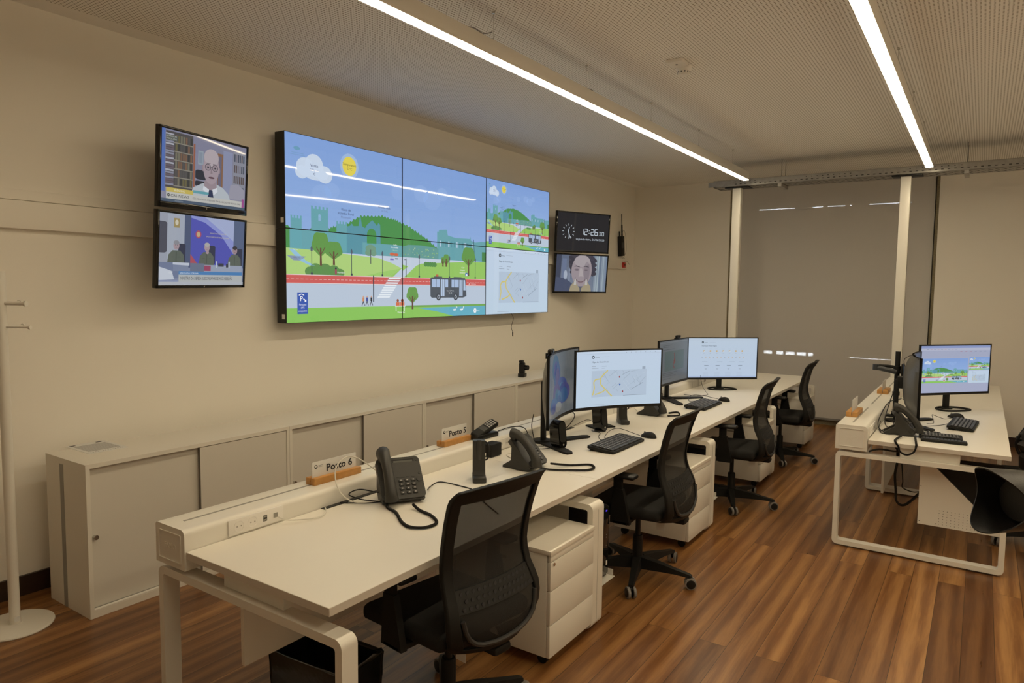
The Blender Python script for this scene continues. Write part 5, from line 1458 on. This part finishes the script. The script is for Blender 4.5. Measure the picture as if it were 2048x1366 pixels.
# Posto name cards in wooden blocks
def card(label, loc, L_, text, rz=PI/2, wd=.062, hb=.032, cardh=.10, tilt=0, group='wooden name card holders'):
    t = thing('name_card', label, 'name card', loc, (0, 0, rz), group)
    b = MB().m('wood'); b.box(-L_/2, L_/2, -wd/2, -.003, 0, hb, bev=.003); b.box(-L_/2, L_/2, .003, wd/2, 0, hb, bev=.003); b.box(-L_/2, L_/2, -.003, .003, 0, .012); b.build('wooden_base', t)
    w_ = L_*.93
    b = MB().m('paper'); b.box(-w_/2, w_/2, -.0022, -.0012, .0122, cardh); b.box(-w_/2, w_/2, .0012, .0022, .0122, cardh); b.build('card', t, smooth=False)
    if text:
        tris, tw_ = glyphs(text, .022); s_ = .047; b = MB().m('ink')
        for q in tris: b.prism([(-.052+p[0]*s_*1.10, .046+p[1]*s_) for p in q], -.0030, -.0022, 'y')
        b.ring([( -w_/2+.022+.009*math.cos(a*PI/8), .078+.009*math.sin(a*PI/8)) for a in range(16)], [(-w_/2+.022+.005*math.cos(a*PI/8), .080+.005*math.sin(a*PI/8)) for a in range(16)], -.0030, -.0022)
        b.m('inkgrey'); b.box(-w_/2+.036, -w_/2+.062, -.0028, -.0022, .080, .082); b.box(-w_/2+.036, -w_/2+.062, -.0028, -.0022, .074, .076); b.build('lettering', t, smooth=False)['kind'] = 'stuff'
card('name card reading Posto 6 in a wooden block', (-2.485, 2.195, .8252), .285, 'Posto 6')
card('name card reading Posto 5 in a wooden block', (-2.505, 3.115, .8252), .245, 'Posto 5')
card('wooden name card block nearest the end of the right desk', (-.735, 5.56, .8382), .27, '', PI/2, .075, .035, .12)
card('wooden name card block farther along the right desk', (-.69, 6.95, .8382), .24, '', PI/2, .085, .035, .11)

# monitor arm on the right desk
ma = thing('monitor_mount', 'black monitor arm pole with folded arms on the right desk', 'monitor arm', (-.530, 6.19, .7522))
b = MB().m('black_matte'); b.cyl((0, 0, 0), (0, 0, .515), .0185, 16); b.build('pole', ma)
b = MB().m('black_matte'); b.box(-.10, .03, -.04, .04, 0, .012, bev=.003); b.cyl((0, 0, .01), (0, 0, .04), .028, 16); b.build('clamp', ma)
b = MB().m('black'); b.cyl((0, 0, .345), (0, 0, .40), .029, 16); b.cyl((0, 0, .17), (0, 0, .20), .026, 16); b.build('collar', ma)
b = MB().m('arm'); b.tube([(-.005, -.03, .355), (-.14, -.06, .385)], .019, 10); b.cyl((-.145, -.06, .365), (-.145, -.06, .41), .022, 14); b.build('lower_arm', ma)
b = MB().m('black_matte'); b.tube([(-.145, -.06, .40), (-.06, .0, .395), (.03, .02, .385)], .012, 8); b.build('upper_arm', ma)
b = MB().m('black'); b.box(.03, .045, -.05, .05, .30, .42, bev=.003); b.cyl((.0, 0, .36), (.045, 0, .36), .02, 12); b.build('mounting_plate', ma)

# ================================================================== CABLES
def cable(label, pts, r=.0025, mt='black', n=8, name='cable', group=None):
    b = MB().m(mt); b.tube(spline(pts, n), r, 6); return tag(b.build(name, ang=80), label, 'cable', group)
zf = ZL+.003
cable('white network cable looping from the nearest socket panel to the desk slot', [(-2.365, 1.785, .775), (-2.33, 1.80, .765), (-2.30, 1.86, .756), (-2.28, 1.93, .752), (-2.31, 1.99, .753), (-2.360, 2.03, .750)], .003, 'whitecable')
cable('white cable standing in a tall loop behind the Posto 6 phone', [(-2.20, 2.33, .80), (-2.30, 2.30, .86), (-2.385, 2.25, .925), (-2.41, 2.19, .935), (-2.405, 2.13, .89), (-2.36, 2.11, .81), (-2.29, 2.14, .762), (-2.22, 2.25, .755), (-2.18, 2.30, .76)], .003, 'whitecable')
cable('black cable coiled between the desk slot and the Posto 6 phone', [(-2.16, 2.33, .77), (-2.25, 2.25, .785), (-2.345, 2.22, .79), (-2.36, 2.17, .775), (-2.28, 2.19, .76), (-2.22, 2.25, .753), (-2.25, 2.20, .751), (-2.33, 2.14, .750), (-2.365, 2.12, .750)], .003)
cable('thin black cable running from the Posto 6 phone to the desk edge', [(-2.12, 2.44, .775), (-2.20, 2.55, .751), (-2.222, 2.651, zf), (-2.091, 2.655, zf), (-1.98, 2.63, zf), (-1.85, 2.52, zf), (-1.70, 2.42, zf)], .0028)
cable('white network cables curling beside the side-on desk phone', [(-2.37, 3.575, .78), (-2.32, 3.55, .765), (-2.28, 3.42, zf), (-2.28, 3.33, zf), (-2.20, 3.27, zf), (-2.10, 3.25, zf)], .003, 'whitecable')
cable('second white cable looping beside the side-on desk phone', [(-2.36, 3.56, .775), (-2.30, 3.60, .76), (-2.22, 3.50, zf), (-2.24, 3.38, zf), (-2.14, 3.33, zf), (-2.07, 3.30, zf)], .0025, 'whitecable')
cable('black cable arching from the cordless phone along the raceway', [(-2.43, 3.45, .85), (-2.40, 3.56, .862), (-2.37, 3.66, .84), (-2.36, 3.71, .75)], .003)
cable('black speaker cable tangled between the speaker and slot', [(-2.36, 3.78, .75), (-2.30, 3.82, zf), (-2.25, 3.72, zf), (-2.22, 3.66, zf), (-2.27, 3.60, zf), (-2.20, 3.57, zf), (-2.16, 3.63, zf)], .002)
cable('thin black cable hanging from the back of the dim curved monitor', [(-2.33, 3.70, .93), (-2.35, 3.71, .85), (-2.355, 3.74, .78), (-2.362, 3.76, .75)], .003)
cable('black cable rising behind the stand of the dim curved monitor', [(-2.30, 4.07, .93), (-2.27, 4.13, .87), (-2.31, 4.14, .80), (-2.362, 4.13, .75)], .003)
cable('thin black cable arching over the foot of the curved monitor', [(-2.362, 4.17, .75), (-2.33, 4.28, .775), (-2.29, 4.34, .80), (-2.25, 4.36, .79), (-2.22, 4.37, zf)], .002)
cable('black cord from the first keyboard looping on the desk', [(-1.96, 4.02, .765), (-2.02, 4.09, .752), (-2.05, 4.22, .770), (-2.03, 4.32, .775), (-1.93, 4.33, .755), (-1.86, 4.30, .750)], .002)
cable('black cord lying between the monitor foot and first keyboard', [(-2.20, 4.25, zf), (-2.12, 4.22, zf), (-2.08, 4.12, zf), (-2.02, 4.03, zf), (-1.97, 4.0, .76)], .002)
cable('white cable coiled behind the desk phone half hidden by a monitor', [(-2.37, 5.30, .77), (-2.30, 5.22, zf), (-2.22, 5.14, zf), (-2.22, 5.28, zf), (-2.29, 5.36, zf), (-2.16, 5.40, zf), (-2.12, 5.25, zf)], .0025, 'whitecable')
cable('black cord from the second keyboard looping on the desk', [(-2.03, 5.87, .765), (-2.12, 5.95, zf), (-2.16, 6.12, .770), (-2.10, 6.22, .765), (-1.93, 6.18, .753)], .002)
cable('black cable dropping from the weather page monitor to the desk', [(-2.25, 6.62, .90), (-2.22, 6.60, .80), (-2.15, 6.50, .76), (-2.10, 6.40, zf), (-2.16, 6.30, zf), (-2.28, 6.26, zf)], .002)
cable('black cables hanging behind the dim red map monitor', [(-2.33, 5.80, .90), (-2.36, 5.84, .82), (-2.33, 5.86, .80), (-2.35, 5.90, zf), (-2.25, 5.84, zf)], .003)
# tangle on the right desk
zr = .755
cable('black cable falling along the monitor arm pole to the right desk', [(-.50, 6.16, 1.02), (-.54, 6.10, .95), (-.56, 5.98, .85), (-.565, 5.85, .78), (-.54, 5.70, zr), (-.50, 5.60, zr)], .0035, group='black cables tangled on the right desk')
cable('black cable forming a wide loop below the monitor arm', [(-.49, 6.17, .90), (-.55, 5.90, .90), (-.575, 5.62, .83), (-.57, 5.50, .78), (-.53, 5.46, zr), (-.46, 5.52, zr), (-.50, 5.66, .80), (-.545, 5.60, .82)], .0035, group='black cables tangled on the right desk')
cable('black cable curling on the right desk toward the phone', [(-.57, 5.62, .80), (-.56, 5.48, zr), (-.50, 5.40, zr), (-.45, 5.43, zr), (-.52, 5.50, .765), (-.55, 5.42, zr), (-.50, 5.36, zr), (-.44, 5.40, zr)], .003, group='black cables tangled on the right desk')
cable('thin black cable bowed between the monitor arm and curved monitor', [(-.49, 6.19, 1.10), (-.45, 6.12, 1.06), (-.44, 6.05, .98), (-.46, 6.05, .92), (-.48, 6.16, .90)], .0025, group='black cables tangled on the right desk')
cable('thin black cable arching over the curved monitor on the right desk', [(-.46, 6.12, 1.12), (-.47, 5.98, 1.22), (-.42, 5.92, 1.265), (-.385, 5.85, 1.272)], .002)
cable('black mouse cable looping on the right desk', [(-.30, 5.98, zr), (-.26, 6.05, zr), (-.28, 6.20, .79), (-.26, 6.22, .785), (-.20, 6.30, zr), (-.155, 6.38, zr)], .002)
cable('black keyboard cable lying across the right desk', [(-.36, 5.80, zr), (-.28, 5.88, zr), (-.20, 6.0, zr), (-.15, 6.08, .765)], .002)
cable('black coiled cord end lying beside the right desk phone', [(-.33, 5.66, zr+.003), (-.28, 5.66, zr+.003), (-.26, 5.60, zr+.003), (-.22, 5.58, zr+.003), (-.20, 5.62, zr+.003), (-.26, 5.64, zr+.003)], .005)
# cables under the right desk
cable('thick black cable bundle hanging under the right desk', [(-.45, 5.55, .66), (-.44, 5.50, .55), (-.45, 5.50, .45), (-.44, 5.50, .34), (-.43, 5.50, .26), (-.38, 5.52, .24), (-.30, 5.60, .32), (-.26, 5.70, .36)], .009)
cable('black cable hanging beside the thick bundle under the right desk', [(-.47, 5.50, .66), (-.42, 5.49, .58), (-.40, 5.49, .42), (-.40, 5.52, .36), (-.33, 5.56, .33), (-.26, 5.65, .34)], .004)
cable('thin black cable bowed under the right desk near the panel', [(-.42, 5.5, .60), (-.37, 5.54, .56), (-.33, 5.5, .60), (-.29, 5.5, .585), (-.26, 5.6, .58)], .002)
cable('black cable sagging below the raceway end of the right desk', [(-.70, 5.22, .66), (-.69, 5.21, .63), (-.665, 5.20, .612), (-.63, 5.21, .625), (-.61, 5.22, .66)], .004)
cable('black cables lying in the opening under the right desktop', [(-.58, 5.12, .668), (-.54, 5.13, .685), (-.50, 5.15, .688), (-.45, 5.20, .675), (-.42, 5.26, .665)], .006)

# ================================================================== CAMERA AT THE RIGHT EDGE
q = Vector((.022, 1.200, 1.431)); ax = (Vector(_R)*1.0 + Vector(_F)*.14 + Vector((0,0,-.02))).normalized()   # from hood towards body
dc_ = thing('photo_camera', 'black photo camera with petal lens hood and red ring at the right edge', 'camera', tuple(q))
b = MB().m('lens'); n = 48; u = Vector((0,0,1)); u = (u-ax*u.dot(ax)).normalized(); v = ax.cross(u); V = []; F = []
for k in range(n):
    a = 2*PI*k/n; cut = -.012+.034*(math.sin(a)**2)**1.2
    for r, h in ((.0470, cut), (.0425, .060)):
        V.append((u*math.cos(a)+v*math.sin(a))*r + ax*h)
IN = []
for k in range(n):
    a = 2*PI*k/n
    IN += [-(u*math.cos(a)+v*math.sin(a))*.0018]*2
for k in range(n): F.append((2*k, 2*((k+1)%n), 2*((k+1)%n)+1, 2*k+1))
b.solid(V, F, IN); b.build('lens_hood', dc_, ang=60)
b = MB().m('lens'); b.lathe([(.030, .045), (.0375, .052), (.0385, .07), (.0385, .086), (.040, .088), (.040, .13), (.038, .135), (.038, .15)], (0,0,0), ax, 40); b.build('lens_barrel', dc_, ang=30)
b = MB().m('lensred'); b.lathe([(.0390, .0615), (.0405, .062), (.0405, .0640), (.0390, .0645)], (0,0,0), ax, 48, cap=False); b.build('red_ring', dc_)
b = MB().m('black_gloss'); b.lathe([(.0, .050), (.029, .048), (.030, .052), (0, .06)], (0,0,0), ax, 32); b.build('front_glass', dc_)
Rm = Matrix((v, -ax, u)).transposed().to_4x4()
b = MB().m('lens'); b.box(-.07, .07, -.21, -.15, -.055, .05, bev=.012, mx=Rm); b.box(-.025, .025, -.20, -.15, .05, .08, bev=.010, mx=Rm); b.build('camera_body', dc_)
bc = ax*.18
b = MB().m('lens'); b.cyl(bc+Vector((0,0,-.05)), Vector((bc.x, bc.y, -q.z+.01)), .012, 12); b.cyl(Vector((bc.x, bc.y, -q.z+.01)), Vector((bc.x, bc.y, -q.z)), .03, 16); b.build('monopod', dc_)
